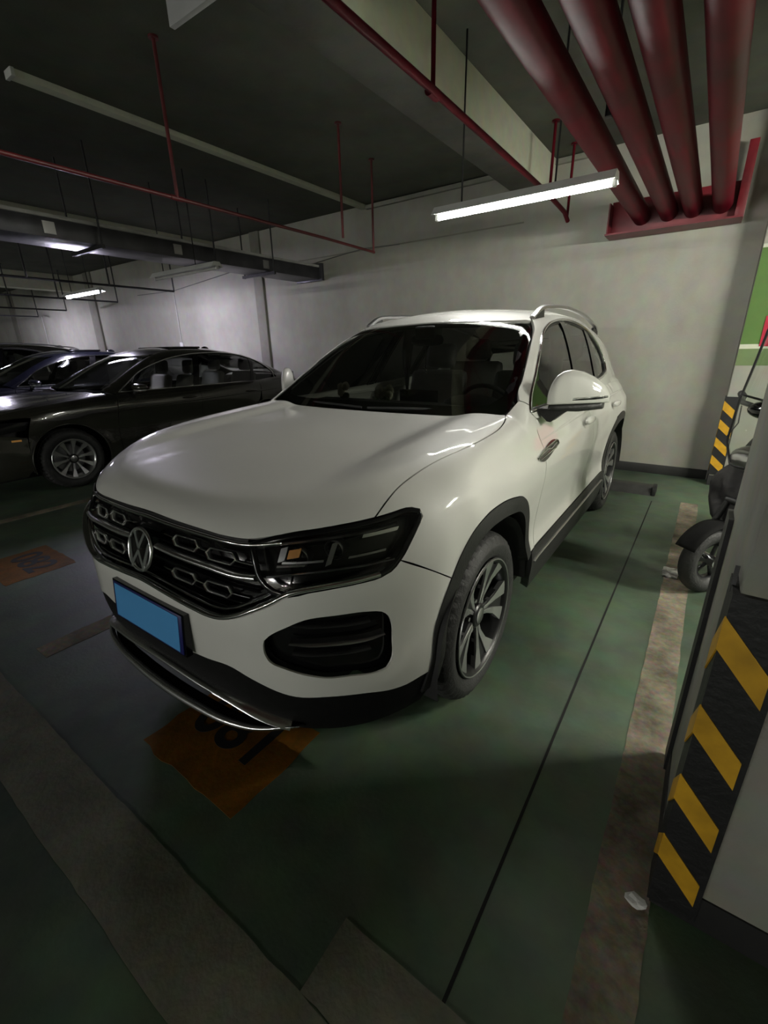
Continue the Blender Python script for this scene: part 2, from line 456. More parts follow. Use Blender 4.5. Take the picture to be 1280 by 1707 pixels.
def offset_poly(Q, g):
    if not g: return Q
    area = .5*np.sum(Q[:, 0]*np.roll(Q[:, 1], -1)-np.roll(Q[:, 0], -1)*Q[:, 1])
    t = np.roll(Q, -1, 0)-np.roll(Q, 1, 0); t /= np.linalg.norm(t, axis=1, keepdims=True)+1e-9
    nrm = np.column_stack([-t[:, 1], t[:, 0]])*(1 if area > 0 else -1)
    return Q+nrm*g
def panel(f, proj, outline, holes=(), res=.035, gap=.0022, lip=.018, off=0., mirror_outline=False, edge=None):
    outline = np.asarray(outline, float)
    if mirror_outline:     # outline given for x>=0 from centre to centre; add the other half
        o2 = outline[::-1].copy(); o2[:, 0] *= -1
        o2 = o2[1 if abs(outline[-1, 0]) < 1e-6 else 0:]
        if abs(outline[0, 0]) < 1e-6: o2 = o2[:-1]
        outline = np.vstack([outline, o2])
    edge = edge or res*.55
    loops = [offset_poly(crom(proj.uv(outline), edge), gap)]
    for h in holes: loops.append(crom(proj.uv(np.asarray(h, float)), edge*.8))
    lo = loops[0].min(0); hi = loops[0].max(0)
    gx, gy = np.meshgrid(np.arange(lo[0], hi[0], res), np.arange(lo[1], hi[1], res)); G = np.column_stack([gx.ravel(), gy.ravel()])
    k = inpoly(G, loops[0])
    for h in loops[1:]: k &= ~inpoly(G, h)
    G = G[k]
    for h in loops: G = G[pdist(G, h) > res*.35]
    pts = np.vstack(loops+[G]); edges = []; b = 0
    for h in loops:
        n = len(h); edges += [(b+i, b+(i+1) % n) for i in range(n)]; b += n
    r = geometry.delaunay_2d_cdt([Vector(q) for q in pts], edges, [], 0, 1e-6)
    P2 = np.array([tuple(v) for v in r[0]]); T = np.array([t for t in r[2] if len(t) == 3])
    c = P2[T].mean(1); k = inpoly(c, loops[0])
    for h in loops[1:]: k &= ~inpoly(c, h)
    T = T[k]
    o, d, t0, t1 = proj.ray(P2); P = cast(f, o, d, t0, t1); N = grad(f, P)
    P = P+N*off
    # orient triangles with N
    fn = np.cross(P[T[:, 1]]-P[T[:, 0]], P[T[:, 2]]-P[T[:, 0]])
    bad = (fn*N[T[:, 0]]).sum(1) < 0; T[bad] = T[bad][:, ::-1]
    V = P.tolist(); F = [tuple(t) for t in T.tolist()]; NN = N.tolist()
    if lip:   # boundary edges: turned-in flange
        cnt = {}
        for t in F:
            for a, b_ in ((t[0], t[1]), (t[1], t[2]), (t[2], t[0])): cnt[(a, b_)] = 1
        bd = [e for e in cnt if (e[1], e[0]) not in cnt]; mp = {}
        def g(i, inner):
            if (i, inner) not in mp:
                mp[(i, inner)] = len(V); V.append((P[i]-(N[i]*lip if inner else 0)).tolist()); NN.append([0, 0, 0])
            return mp[(i, inner)]
        for a, b_ in bd: F.append((g(b_, 0), g(a, 0), g(a, 1), g(b_, 1)))
    return V, F, NN
def pan(name, m, parent, *a, **k):
    V, F, N = panel(*a, **k); return mesh_obj(name, V, F, m, parent, True, N)
def pan2(name, m, parent, *a, sides=(1, -1), **k):
    """panel and its mirror image on the other side of the car"""
    V, F, N = panel(*a, **k); out = []
    for s in sides:
        if s > 0: out.append(mesh_obj(name, V, F, m, parent, True, N))
        else: out.append(mesh_obj(name, mirx(V), flip(F), m, parent, True, mirx(N)))
    return out
def onsurf(f, proj, pts, off=0, step=.02, smooth=True, closed=False):
    q = proj.uv(np.asarray(pts, float))
    if smooth: q = crom(q, step, closed)
    o, d, t0, t1 = proj.ray(q); P = cast(f, o, d, t0, t1); N = grad(f, P); return P+N*off, N
def strip(P, N, w, h, closed=False, taper=False):
    """bar following surface points P with normals N: width w in the surface, height h outward"""
    k = len(P); V = []; F = []
    pr = [(-.5, -.6), (-.5, .35), (-.3, .85), (0, 1), (.3, .85), (.5, .35), (.5, -.6)]; n = len(pr)
    for i in range(k):
        a = P[(i-1) % k] if (closed or i) else P[i]; b = P[(i+1) % k] if (closed or i < k-1) else P[i]
        t = b-a; t /= np.linalg.norm(t)+1e-9; s = np.cross(N[i], t); s /= np.linalg.norm(s)+1e-9
        sc = 1.
        if taper: sc = max(.12, math.sin(PI*min(1, max(0, (i+.3)/(k-.4))))**.5)
        for (c, e) in pr: V.append((P[i]+s*c*w*sc+N[i]*e*h).tolist())
    for i in range(k if closed else k-1):
        j = (i+1) % k
        for a in range(n):
            b = (a+1) % n; F.append((i*n+a, j*n+a, j*n+b, i*n+b))
    if not closed: F.append(tuple(range(n))); F.append(tuple((k-1)*n+a for a in range(n-1, -1, -1)))
    # make it face outward
    return V, F
def bar(name, m, parent, f, proj, pts, w, h, off=0, closed=False, step=.02, both=False, taper=False, smooth=True):
    P, N = onsurf(f, proj, pts, off, step, smooth, closed)
    V, F = strip(P, N, w, h, closed, taper)
    r = [mesh_obj(name, V, F, m, parent, True, sharp=60)]
    if both: r.append(mesh_obj(name, mirx(V), flip(F), m, parent, True, sharp=60))
    return r
# ------------------------------------------------------------------ the room
CZ = 3.28            # ceiling height
WY = 4.31            # back wall plane
XL, XR, YF = -24.0, 12.0, -20.0
struct(box('floor', (XL, YF, -.15), (XR, WY+.2, 0), M_['floor']))
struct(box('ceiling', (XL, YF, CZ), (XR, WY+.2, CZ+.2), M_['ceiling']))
struct(box('wall_back', (XL, WY, 0), (XR, WY+.2, CZ), M_['wall']))
struct(box('wall_front', (XL, YF-.2, 0), (XR, YF, CZ), M_['wall']))
struct(box('wall_left', (XL-.2, YF, 0), (XL, WY+.2, CZ), M_['wall']))
struct(box('wall_right', (XR, YF, 0), (XR+.2, WY+.2, CZ), M_['wall']))
struct(box('baseboard_back', (XL, WY-.012, 0), (1.64, WY, .105), M_['skirting'], bev=.003))
struct(box('baseboard_back', (2.4, WY-.012, 0), (XR, WY, .105), M_['skirting'], bev=.003))
# ceiling beams running towards the back wall
struct(box('trim_1', (-.57, YF, 2.935), (-.29, WY, CZ), M_['beam'], bev=.004))
struct(box('trim_5', (-.571, YF, 2.92), (-.289, WY, 2.935), M_['soffit_shade'], bev=.003))  # beam underside: its shade is put into a darker colour
struct(box('trim_2', (-12.4, YF, 2.92), (-12.1, WY, CZ), M_['beam'], bev=.006))
struct(box('trim_3', (-6.6, YF, 2.98), (-6.3, WY, CZ), M_['beam'], bev=.006))
# thin darker strip painting in the lamp's light cut-off on the back wall
struct(box('trim_4', (-5.0, WY-.004, 2.735), (-.6, WY, 2.75), M_['pillar_side']))

# floor joint (saw cut) and paint
tag(box('floor_joint', (1.236, -1.4, .0), (1.245, 3.2, .0012), M_['joint']), 'thin dark saw-cut joint running along the floor beside the white car', 'joint')
def ragged(name, x0, x1, y0, y1, m, z=.0016, amp=.0025, step=.05, seed=1):
    rnd = random.Random(seed); P = []
    nx = max(2, int((x1-x0)/step)); ny = max(2, int((y1-y0)/step))
    for i in range(nx): P.append((x0+(x1-x0)*i/nx, y0+rnd.uniform(-amp, amp)))
    for i in range(ny): P.append((x1+rnd.uniform(-amp, amp), y0+(y1-y0)*i/ny))
    for i in range(nx): P.append((x1-(x1-x0)*i/nx, y1+rnd.uniform(-amp, amp)))
    for i in range(ny): P.append((x0+rnd.uniform(-amp, amp), y1-(y1-y0)*i/ny))
    V, F = prism(P, lambda u, v: (u, v, .0), lambda u, v: (u, v, z))
    return mesh_obj(name, V, F, m, smooth=False)
tag(ragged('painted_bay_line', 1.47, 1.605, -1.00, 3.3, M_['line'], seed=3), 'worn white bay line on the floor between the white car and the near pillar', 'floor marking')
tag(ragged('painted_bay_line', -1.10, -.97, -1.00, 3.3, M_['line'], seed=4), 'white bay line on the floor left of the white car, mostly hidden by it', 'floor marking')
tag(ragged('painted_bay_line', -3.62, -3.50, -1.00, 3.3, M_['line'], seed=5), 'white bay line on the floor along the right flank of the charcoal saloon', 'floor marking')
tag(ragged('painted_bay_line', -6.30, -6.17, -1.00, 3.3, M_['line'], seed=6), 'white bay line on the floor between the charcoal saloon and the blue saloon', 'floor marking')
tag(ragged('painted_edge_line', -9.0, 1.35, -1.375, -1.17, M_['line_dark'], seed=7), 'long pale stripe crossing the floor in front of the parked cars', 'floor marking')
tag(ragged('painted_edge_line', .955, 3.2, -1.168, -.995, M_['line_dark'], seed=8), 'short pale stripe end on the floor at the bottom centre, nearest the camera', 'floor marking')

# yellow bay number pads
def text_mesh(name, body, size, m, parent, loc, rot=(0, 0, 0), ext=.0006, align='CENTER'):
    c = D.curves.new(name, 'FONT'); c.body = body; c.size = size; c.extrude = ext; c.align_x = align; c.align_y = 'CENTER'; c.offset = size*.02
    o = D.objects.new(name, c); COL.objects.link(o)
    dg = bpy.context.evaluated_depsgraph_get(); me = D.meshes.new_from_object(o.evaluated_get(dg))
    D.objects.remove(o); me.name = name; me.materials.clear(); me.materials.append(m)
    t = D.objects.new(name, me); COL.objects.link(t); t.parent = parent; t.location = loc; t.rotation_euler = rot
    return t
def pad(x, y, txt, label):
    t = thing('bay_number_pad', label, 'floor marking', (x, y, 0), 'yellow bay number pads')
    o = ragged('pad', -.275, .275, -.21, .21, M_['yellow_pad'], z=.0014, amp=.008, seed=int(abs(x*10))); o.parent = t
    text_mesh('stencil_number', txt, .27, M_['black_text'], t, (-.005, .03, .0020))
pad(.205, -.79, '081', 'yellow floor pad with black bay number under the white car nose')
pad(-2.32, -.64, '082', 'yellow floor pad with black bay number in the empty bay on the left')

# back wall pilasters
def pilaster(x0, x1, label):
    t = thing('wall_pilaster', label, 'pilaster', ((x0+x1)/2, WY, 0), 'slim grey pilasters on the back wall')
    w = (x1-x0)/2
    box('shaft', (-w, -.04, .1), (w, 0, CZ), M_['pillar_side'], t, bev=.006); box('skirting', (-w-.004, -.044, 0), (w+.004, 0, .104), M_['skirting'], t)
pilaster(-5.30, -5.08, 'grey pilaster on the back wall between the white car and the charcoal saloon')
pilaster(-11.5, -11.15, 'grey pilaster on the back wall above the blue saloon roof')
pilaster(-16.8, -16.4, 'grey pilaster on the far left end of the back wall')

def corner_guard(parent, name, x0, y0, w, z0, z1, bands, bh, slope, xs=1):
    """black L-shaped rubber guard on corner (x0,y0); one flank on the front face (+x), one on the left face (+y), yellow bands"""
    t = .012; g = MB()
    g.add(prism([(x0-t, y0-t), (x0+w, y0-t), (x0+w, y0), (x0, y0), (x0, y0+w), (x0-t, y0+w)], lambda u, v: (u, v, z0), lambda u, v: (u, v, z1)))
    G = g.obj(name, M_['rubber'], parent)
    for zc in bands:
        b = MB()
        f0 = lambda u, v: (u, y0-t, v); f1 = lambda u, v: (u, y0-t-.003, v)
        xa, xb = x0-t-.002, x0+w-.012
        pl = [(xa, zc), (xb, zc-slope*(xb-xa)), (xb, zc-bh-slope*(xb-xa)), (xa, zc-bh)]
        b.add(prism(pl, f0, f1))
        g0 = lambda u, v: (x0-t, u, v); g1 = lambda u, v: (x0-t-.003, u, v)
        ya, yb = y0-t-.002, y0+w-.012
        pl = [(ya, zc), (yb, zc-slope*(yb-ya)), (yb, zc-bh-slope*(yb-ya)), (ya, zc-bh)]
        b.add(prism(pl, g0, g1))
        b.obj('yellow_band', M_['yellow'], G)
    return G
# near pillar at the right edge of the picture
t = thing('concrete_pillar', 'pale concrete pillar in the right foreground with a large striped corner guard', 'pillar', (0, 0, 0))
PX, PY0, PY1 = 1.607, -.50, .045
box('shaft', (PX, PY0, .1), (2.60, PY1, CZ), M_['pillar'], t, bev=.008)  # unseen right end widened to block the lamps on the right
box('skirting', (PX-.004, PY0-.004, 0), (2.604, PY1+.004, .105), M_['skirting'], t)
corner_guard(t, 'corner_guard', PX, PY0, .092, .02, .945, (.895, .672, .468, .268), .078, 1.2)
g = MB(); g.add(prism([(PX-.012, PY1+.012), (PX-.012, PY1-.09), (PX, PY1-.09), (PX, PY1), (PX+.09, PY1), (PX+.09, PY1+.012)], lambda u, v: (u, v, .02), lambda u, v: (u, v, .95)))
g.obj('corner_guard', M_['rubber'], t)
g = MB(); g.add(prism([(0, .93), (.03, .925), (.012, .985)], lambda u, v: (PX-.014, PY0+.03+u, v), lambda u, v: (PX-.006, PY0+.03+u, v))); g.obj('torn_flap', M_['rubber'], t)
# far pillar against the back wall
t = thing('concrete_pillar', 'far pillar with a green painted band against the back wall behind the scooter', 'pillar', (0, 0, 0))
FX, FY = 1.655, 4.09
box('shaft', (FX, FY, .1), (2.4, WY+.0, CZ), M_['wall'], t, bev=.006)
box('skirting', (FX-.004, FY-.006, 0), (2.404, WY, .105), M_['skirting'], t)
box('side_paint', (FX-.003, FY+.004, .12), (FX-.0005, WY, CZ-.01), M_['pillar_side'], t)  # grey skin: shade of the pillar's left side put into the colour
for z0, z1, mm in ((1.38, 2.18, 'green'), (1.34, 1.38, 'white_band'), (1.19, 1.34, 'green2'), (2.18, 2.21, 'white_band')):
    o = box('painted_band', (FX+.002, FY-.003, z0), (2.398, FY, z1), M_[mm], t)
corner_guard(t, 'corner_guard', FX, FY, .11, .12, .90, (.86, .68, .50, .32), .085, .9)

# wheel stop behind the white car
def stop(x, label, w=.5):
    t = thing('wheel_stop', label, 'wheel stop', (x, 3.45, 0), 'black rubber wheel stops')
    V, F = prism([(-.085, 0), (.085, 0), (.055, .085), (-.055, .085)], lambda u, v: (-w, u, v), lambda u, v: (w, u, v)); mesh_obj('bar', V, F, M_['wood_stop'], t, False)
    for sx in (-1, 1): box('end_cap', (sx*w-.02, -.087, 0), (sx*w+.02, .087, .087), M_['rubber'], t, bev=.01)
stop(.73, 'black rubber wheel stop poking out behind the left rear wheel of the white car')
stop(-.73, 'black rubber wheel stop behind the far rear wheel of the white car')

# ---------------------------------------------------------------- tube lamps
def batten(x, y, z, L, m, label, rods=True, group='white tube light battens', name='tube_light', wings=True):
    t = thing(name, label, 'lamp', (x, y, z), group)
    prof = [(-.030, -.002), (.030, -.002), (.074, -.014), (.076, -.010), (.034, .040), (-.034, .040), (-.076, -.010), (-.074, -.014)]
    if not wings: prof = [(-.030, -.002), (.030, -.002), (.034, .012), (.030, .040), (-.030, .040), (-.034, .012)]
    V, F = prism(prof, lambda u, v: (-L/2, u, v+.012), lambda u, v: (L/2, u, v+.012)); h = mesh_obj('housing', V, F, M_['housing'], t, False)
    for s in (-1, 1):
        box('lamp_holder', (s*L/2-(.022 if s > 0 else 0), -.016, -.028), (s*L/2+(.022 if s < 0 else 0), .016, .014), M_['housing'], t, bev=.003)
    V, F = lathe([(0.001, -L/2+.025), (.0135, -L/2+.025), (.0135, L/2-.025), (0.001, L/2-.025)], 16, 'x')
    V = [(v[0], v[1], v[2]-.012) for v in V]
    mesh_obj('tube', V, F, m, t, True, sharp=50)
    if rods:
        for xr in (-L/2+.20, .24):
            V, F = sweep([(xr, 0, .06), (xr, 0, CZ-z)], .006, 8); mesh_obj('hanger_rod', V, F, M_['black_pipe'], t)
    return t
batten(.235, 1.80, 2.30, 1.19, M_['tube_near'], 'lit tube light hanging over the windscreen of the white car')
for x_, w_ in zip((3.95, 5.75, 7.55), ('first', 'added second', 'third')):  # the second one is unseen, added to strengthen the side light
    batten(x_, 1.45 if x_ > 4 else 1.65, 2.30, 1.19, M_['tube_right'], w_+' lit tube light in the row right of the near pillar, outside the frame', wings=False)
batten(-3.85, 2.0, 2.30, 1.27, M_['tube_off'], 'unlit tube light hanging over the charcoal saloon')
batten(-6.75, 2.1, 2.30, 1.15, M_['tube_left'], 'glaring cold tube light over the blue saloon')
batten(-12.9, 2.1, 2.30, 1.15, M_['tube_left'], 'cold tube light far left behind the pipes')
for i, x in enumerate((-8.6, -4.8, -1.0, 2.8)):
    batten(x, -16.8, 2.30, 1.15, M_['tube_fill'], ['leftmost', 'second from left', 'third from left', 'rightmost'][i]+' of the added unseen tubes giving front light, far behind the camera')

# ---------------------------------------------------------------- pipes
def drop_pipe(name, pts, r, m, label, cat='pipe', risers=(), rr=.011, group=None, fittings=()):
    t = thing(name, label, cat, (0, 0, 0), group)
    tube('main_run', pts, r, m, t, 14)
    for (x, y, z0, z1) in risers:
        q = tube('riser', [(x, y, z0), (x, y, z1)], rr, m, t, 10)
        V, F = lathe([(.001, -.012), (rr*2.6, -.012), (rr*2.6, 0), (.001, 0)], 14, 'z'); V = [(v[0]+x, v[1]+y, v[2]+z1) for v in V]
        mesh_obj('ceiling_flange', V, F, m, q, True, sharp=40)
    for (x, y, z, ax) in fittings:
        V, F = lathe([(.001, -.045), (r*1.28, -.045), (r*1.28, .045), (.001, .045)], 16, ax); V = [(v[0]+x, v[1]+y, v[2]+z) for v in V]
        mesh_obj('coupling', V, F, m, t, True, sharp=40)
    return t
# red sprinkler main beside the beam
drop_pipe('sprinkler_pipe', [(-.03, -3.5, 2.72), (-.03, 1.1, 2.72), (-.05, 3.35, 2.72), (-.04, 3.9, 2.68), (-.03, 4.02, 2.62)], .021, M_['red_pipe'],
          'red sprinkler pipe running below the ceiling beam above the white car', risers=[(-.045, 1.17, 2.72, CZ), (-.05, 3.39, 2.72, CZ), (-.035, 4.0, 2.64, CZ)], rr=.013, fittings=[(-.045, 1.17, 2.72, 'y')])
# thin red pipe over the charcoal saloon side
drop_pipe('sprinkler_pipe', [(-1.80, -4, 2.42), (-1.78, .66, 2.42), (-1.80, 2.24, 2.42), (-1.84, 3.07, 2.42)], .013, M_['dark_pipe'],
          'thin red branch pipe hanging left of the white car with three drop rods', risers=[(-1.77, .66, 2.42, CZ), (-1.60, 2.24, 2.40, CZ), (-1.85, 3.07, 2.41, CZ)], rr=.012, fittings=[(-1.78, .66, 2.42, 'y')])
tubes = [(-6.35, 3.46, 'nearest of the thin black pipes hanging over the far cars'), (-8.7, 3.64, 'second thin black pipe hanging over the far cars'), (-11.35, 3.72, 'third thin black pipe hanging over the far cars'), (-13.8, 3.98, 'farthest of the thin black pipes at the left frame edge')]
for x, ye, lb in tubes:
    drop_pipe('branch_pipe', [(x, -4, 2.42), (x-.1, ye, 2.42)], .016, M_['black_pipe'], lb, risers=[(x-.1, ye, 2.42, CZ), (x-.05, ye-1.1, 2.42, CZ), (x, ye-2.2, 2.42, CZ), (x, ye-3.4, 2.42, CZ)], rr=.013, group='thin black branch pipes')
# grey cable tray with hanging rods
t = thing('cable_tray', 'wide grey covered cable tray running to the back wall over the charcoal saloon', 'cable tray', (0, 0, 0))
box('tray_body', (-4.24, -4, 2.44), (-3.76, 4.25, 2.60), M_['duct'], t, bev=.004)
box('tray_cover', (-4.26, -4, 2.60), (-3.74, 4.25, 2.632), M_['duct_lip'], t, bev=.003)
box('end_plate', (-4.25, 4.25, 2.42), (-3.70, 4.305, 2.66), M_['duct'], t, bev=.004)
for y in (.62, 1.9, 3.2): box('joint_clip', (-3.762, y-.05, 2.47), (-3.752, y+.05, 2.57), M_['satin'], t)
for (x, y) in ((-3.70, 2.35), (-3.70, 3.28), (-3.70, 1.04), (-4.32, 1.04), (-4.32, 2.35), (-4.32, 3.28)):
    tube('hanger_rod', [(x, y, 2.40), (x, y, CZ)], .010, M_['black_pipe'], t, 8)
for y in (1.04, 2.35, 3.28): box('support_bar', (-4.36, y-.015, 2.405), (-3.68, y+.015, 2.44), M_['black_pipe'], t)
# pale strip on the ceiling
t = thing('ceiling_trunking', 'long pale trunking strip fixed under the dark ceiling, upper left', 'trunking', (0, 0, 0))
box('channel', (-2.93, .25, CZ-.045), (-2.84, WY, CZ), M_['white_band'], t, bev=.004); box('end_cap', (-2.94, .235, CZ-.05), (-2.83, .26, CZ), M_['housing'], t, bev=.003)
t = tag(box('ceiling_trunking', (-2.84, WY-.05, CZ-.06), (.30, WY, CZ-.012), M_['pillar'], bev=.004), 'pale trunking strip along the top of the back wall left of the red pipes', 'trunking')

# four thick red mains and their steel cradle
MAINS = ((.635, 'leftmost of the four thick red water mains under the ceiling'), (.865, 'second from the left of the four thick red water mains'), (1.065, 'third from the left of the four thick red water mains'), (1.29, 'rightmost of the four thick red water mains'))
for i, (x, lb) in enumerate(MAINS):
    t = thing('water_main', lb, 'pipe', (x, 0, 2.595), 'thick red water mains')
    V, F = sweep([(0, -6, 0), (0, 4.222, 0)], .078, 28); mesh_obj('pipe', V, F, M_['red_pipe'], t, True, sharp=50)
    for y in (-.9,): V, F = lathe([(.079, -.05), (.094, -.05), (.094, .05), (.079, .05)], 28, 'y'); V = [(v[0], v[1]+y, v[2]) for v in V]; mesh_obj('coupling', V, F, M_['red_pipe'], t, True, sharp=40)
t = thing('pipe_cradle', 'dark red steel bracket plate where the thick red mains reach the back wall', 'bracket', (0, 0, 0))
box('bottom_plate', (.35, 4.00, 2.43), (1.46, 4.28, 2.445), M_['red_steel'], t)
box('back_plate', (.35, 4.225, 2.445), (1.46, 4.29, 2.76), M_['red_steel'], t, bev=.003)
box('end_plate', (.35, 4.06, 2.445), (.362, 4.225, 2.72), M_['red_steel'], t)
box('upright', (1.395, 4.16, 2.445), (1.465, 4.222, 3.04), M_['red_steel'], t, bev=.003)
t = thing('pipe_hanger', 'black threaded hanger rod between the two leftmost thick red mains', 'hanger', (0, 0, 0))
tube('rod', [(.752, 1.75, 2.62), (.752, 1.75, CZ)], .008, M_['black_pipe'], t, 8)
box('clamp', (.735, 1.73, 2.60), (.769, 1.77, 2.66), M_['black_pipe'], t, bev=.004)

# hanging sign, corner at the top edge
t = thing('hanging_sign', 'white hanging sign with faded red print, only its corner at the top edge', 'sign', (-.52, -.09, 2.62))
box('board', (0, -.012, 0), (.44, .012, .30), M_['sign_white'], t, bev=.003)
for (x0, z0, x1, z1) in ((.04, .09, .062, .25), (.04, .23, .19, .25), (.168, .09, .19, .25), (.10, .08, .122, .23), (.25, .11, .40, .13), (.31, .08, .333, .25)):
    box('red_print', (x0, -.0135, z0), (x1, -.012, z1), M_['sign_red'], t)
for x in (.08, .36): tube('chain', [(x, 0, .30), (x, 0, CZ-2.62)], .004, M_['black_pipe'], t, 6)

# conduits on the back wall
def conduit(x, z0, z1, label, m='cream_wire'):
    t = thing('wall_conduit', label, 'conduit', (x, WY-.015, 0)); tube('tube', [(0, 0, z0), (0, 0, z1)], .010, M_[m], t, 8)
    box('socket_box', (-.05, -.02, z0-.12), (.05, .014, z0), M_['housing'], t, bev=.004)
conduit(-7.80, 1.62, 2.62, 'thin pale conduit with a box on the back wall above the charcoal saloon')
conduit(-14.56, 1.70, 2.50, 'thin pale conduit with a box on the far left of the back wall')
tag(tube('wall_cable', [(-9.2, WY-.01, 2.62), (-7.8, WY-.01, 2.60), (-5.6, WY-.01, 2.78), (-5.31, WY-.01, 2.76)], .006, M_['cable'], None, 6), 'grey cable sagging along the back wall left of the pilaster', 'cable')
tag(tube('wall_cable', [(-4.05, WY-.01, 2.66), (-3.4, WY-.01, 2.72), (-2.9, WY-.01, 2.76), (-2.3, WY-.01, 2.735)], .006, M_['cable'], None, 6), 'grey cable along the back wall right of the cable tray end', 'cable')
# litter
bm = bmesh.new(); bmesh.ops.create_icosphere(bm, subdivisions=2, radius=.018)
rnd = random.Random(3)
for v in bm.verts: v.co = Vector((v.co.x*1.3, v.co.y, max(-.012, v.co.z*.7)))*rnd.uniform(.7, 1.25)
me = D.meshes.new('crumpled_paper'); bm.to_mesh(me); bm.free(); me.materials.append(M_['paper'])
o = D.objects.new('crumpled_paper', me); COL.objects.link(o); o.location = (1.572, -.535, .014); tag(o, 'crumpled white paper scrap on the floor at the foot of the near pillar', 'litter')
# ------------------------------------------------------------------ wheels
def tyre_mesh(R, Ri, W, n=144):
    h = W/2
    pr = [(Ri, h-.022), (Ri+.018, h-.008), (Ri+.05, h), (R-.045, h-.002), (R-.038, h-.006), (R-.016, h-.016), (R-.004, h-.036), (R, h-.055)]
    for g in (.045, .0, -.045): pr += [(R+.001, g+.007), (R-.009, g+.005), (R-.009, g-.005), (R+.001, g-.007)]
    pr += [(R, -h+.055), (R-.004, -h+.036), (R-.016, -h+.016), (R-.045, -h+.002), (Ri+.05, -h), (Ri, -h+.02)]
    V, F = lathe(pr, n, 'x'); k = len(pr); V = [list(v) for v in V]
    sh = [5, 6, 7, 8]+[k-6, k-5, k-4]
    for i in range(n):
        if i % 3 == 0:
            for a in sh:
                v = V[i*k+a]; r = math.hypot(v[1], v[2]); s = (r-.0085)/r; v[1] *= s; v[2] *= s
    return V, F
def polar(r, deg): a = math.radians(deg); return (r*math.cos(a), r*math.sin(a))
def wheel(parent, x, y, z, R, Rr, W, kind, side, rot0=0., off=0.):
    """wheel with its face at x (car side); side=+1 faces +x. returns empty 'wheel'"""
    w = D.objects.new('wheel', None); COL.objects.link(w); w.parent = parent; w.empty_display_size = .1
    w.location = (x-side*W/2, y, z); w.rotation_euler = (0, 0, 0 if side > 0 else PI)
    V, F = tyre_mesh(R, Rr+.004, W); mesh_obj('tyre', V, F, M_['tyre'], w, True, sharp=40)
    fx = W/2-.012
    rim = MB(); rim.add(lathe([(Rr+.008, fx+.004), (Rr+.002, fx+.010), (Rr-.006, fx+.006), (Rr-.014, fx-.006), (Rr-.022, fx-.03), (Rr-.035, -W/2+.03)], 72, 'x'))
    rim.obj('rim', M_['alloy_dark' if kind == 'suv' else 'alloy'], w, True)
    ring = MB(); ring.add(lathe([(Rr+.006, fx+.004), (Rr+.004, fx+.0105), (Rr, fx+.0105), (Rr-.003, fx+.004)], 72, 'x')); ring.obj('rim_lip', M_['alloy'], w, True)
    d = MB(); d.add(lathe([(.001, -.03), (.155, -.03), (.155, -.045), (.001, -.045)], 40, 'x')); d.obj('brake_disc', M_['disc'], w, True)
    b = MB(); b.add(lathe([(.001, -.05), (Rr-.03, -.05)], 40, 'x')); b.obj('backing', M_['cabin'], w, False)
    def xf(r): t = min(1, r/Rr); return fx-.030+.030*t*t
    def blade(poly, name, m, th=.030, lift=0):
        pl = [polar(r, a) for r, a in poly]
        V, F = prism(pl, lambda u, v: (xf(math.hypot(u, v))-th, u, v), lambda u, v: (xf(math.hypot(u, v))+lift, u, v))
        mesh_obj(name, V, F, m, w, False)
    ns, ro = (5, Rr-.006) if kind == 'suv' else (10, Rr-.006)
    for k in range(ns):
        a0 = rot0+360./ns*k
        if kind == 'suv':
            # dark web under a pair of machined, slightly twisted blades
            blade([(.045, a0-30), (.12, a0-13), (ro, a0-19), (ro, a0+24), (.12, a0+16), (.045, a0+30)], 'spoke_web', M_['alloy_dark'], .035, -.010)
            blade([(.040, a0-16), (.10, a0-13), (.165, a0-14.5), (ro, a0-22), (ro, a0-7), (.165, a0-4), (.10, a0-1.5), (.04, a0+1)], 'spoke', M_['alloy'], .022)
            blade([(.040, a0+3), (.10, a0+4), (.165, a0+8), (ro, a0+9), (ro, a0+27), (.165, a0+19), (.10, a0+15), (.04, a0+20)], 'spoke', M_['alloy'], .022)
        else:
            blade([(.045, a0-9), (.12, a0-4.5), (ro, a0-7.5), (ro, a0+7.5), (.12, a0+5.5), (.045, a0+9)], 'spoke', M_['alloy'], .03)
    hb = MB(); hb.add(lathe([(.048, fx-.06), (.052, fx-.026), (.046, fx-.020), (.034, fx-.020)], 32, 'x')); hb.obj('hub', M_['alloy_dark'], w, True)
    cp = MB(); cp.add(lathe([(.034, fx-.024), (.034, fx-.016), (.028, fx-.013), (.001, fx-.012)], 32, 'x')); cap = cp.obj('hub_cap', M_['satin'], w, True)
    for k in range(5):
        yy, zz = polar(.068, rot0+36+72*k); V, F = lathe([(.001, fx-.052), (.010, fx-.052), (.010, fx-.034), (.001, fx-.032)], 6, 'x'); V = [(v[0], v[1]+yy, v[2]+zz) for v in V]
        mesh_obj('wheel_bolt', V, F, M_['satin'], w, False)
    return w
def arch_liner(parent, xo, xi, yc, zc, R, name='wheel_well'):
    V, F = lathe([(R, xo), (R, xi), (.001, xi)], 36, 'x', PI*1.06)
    V = [(v[0], v[1]+yc, v[2]+zc) for v in V]
    # rotate start slightly below the axle line
    mesh_obj(name, V, F, M_['cabin'], parent, True, sharp=60)

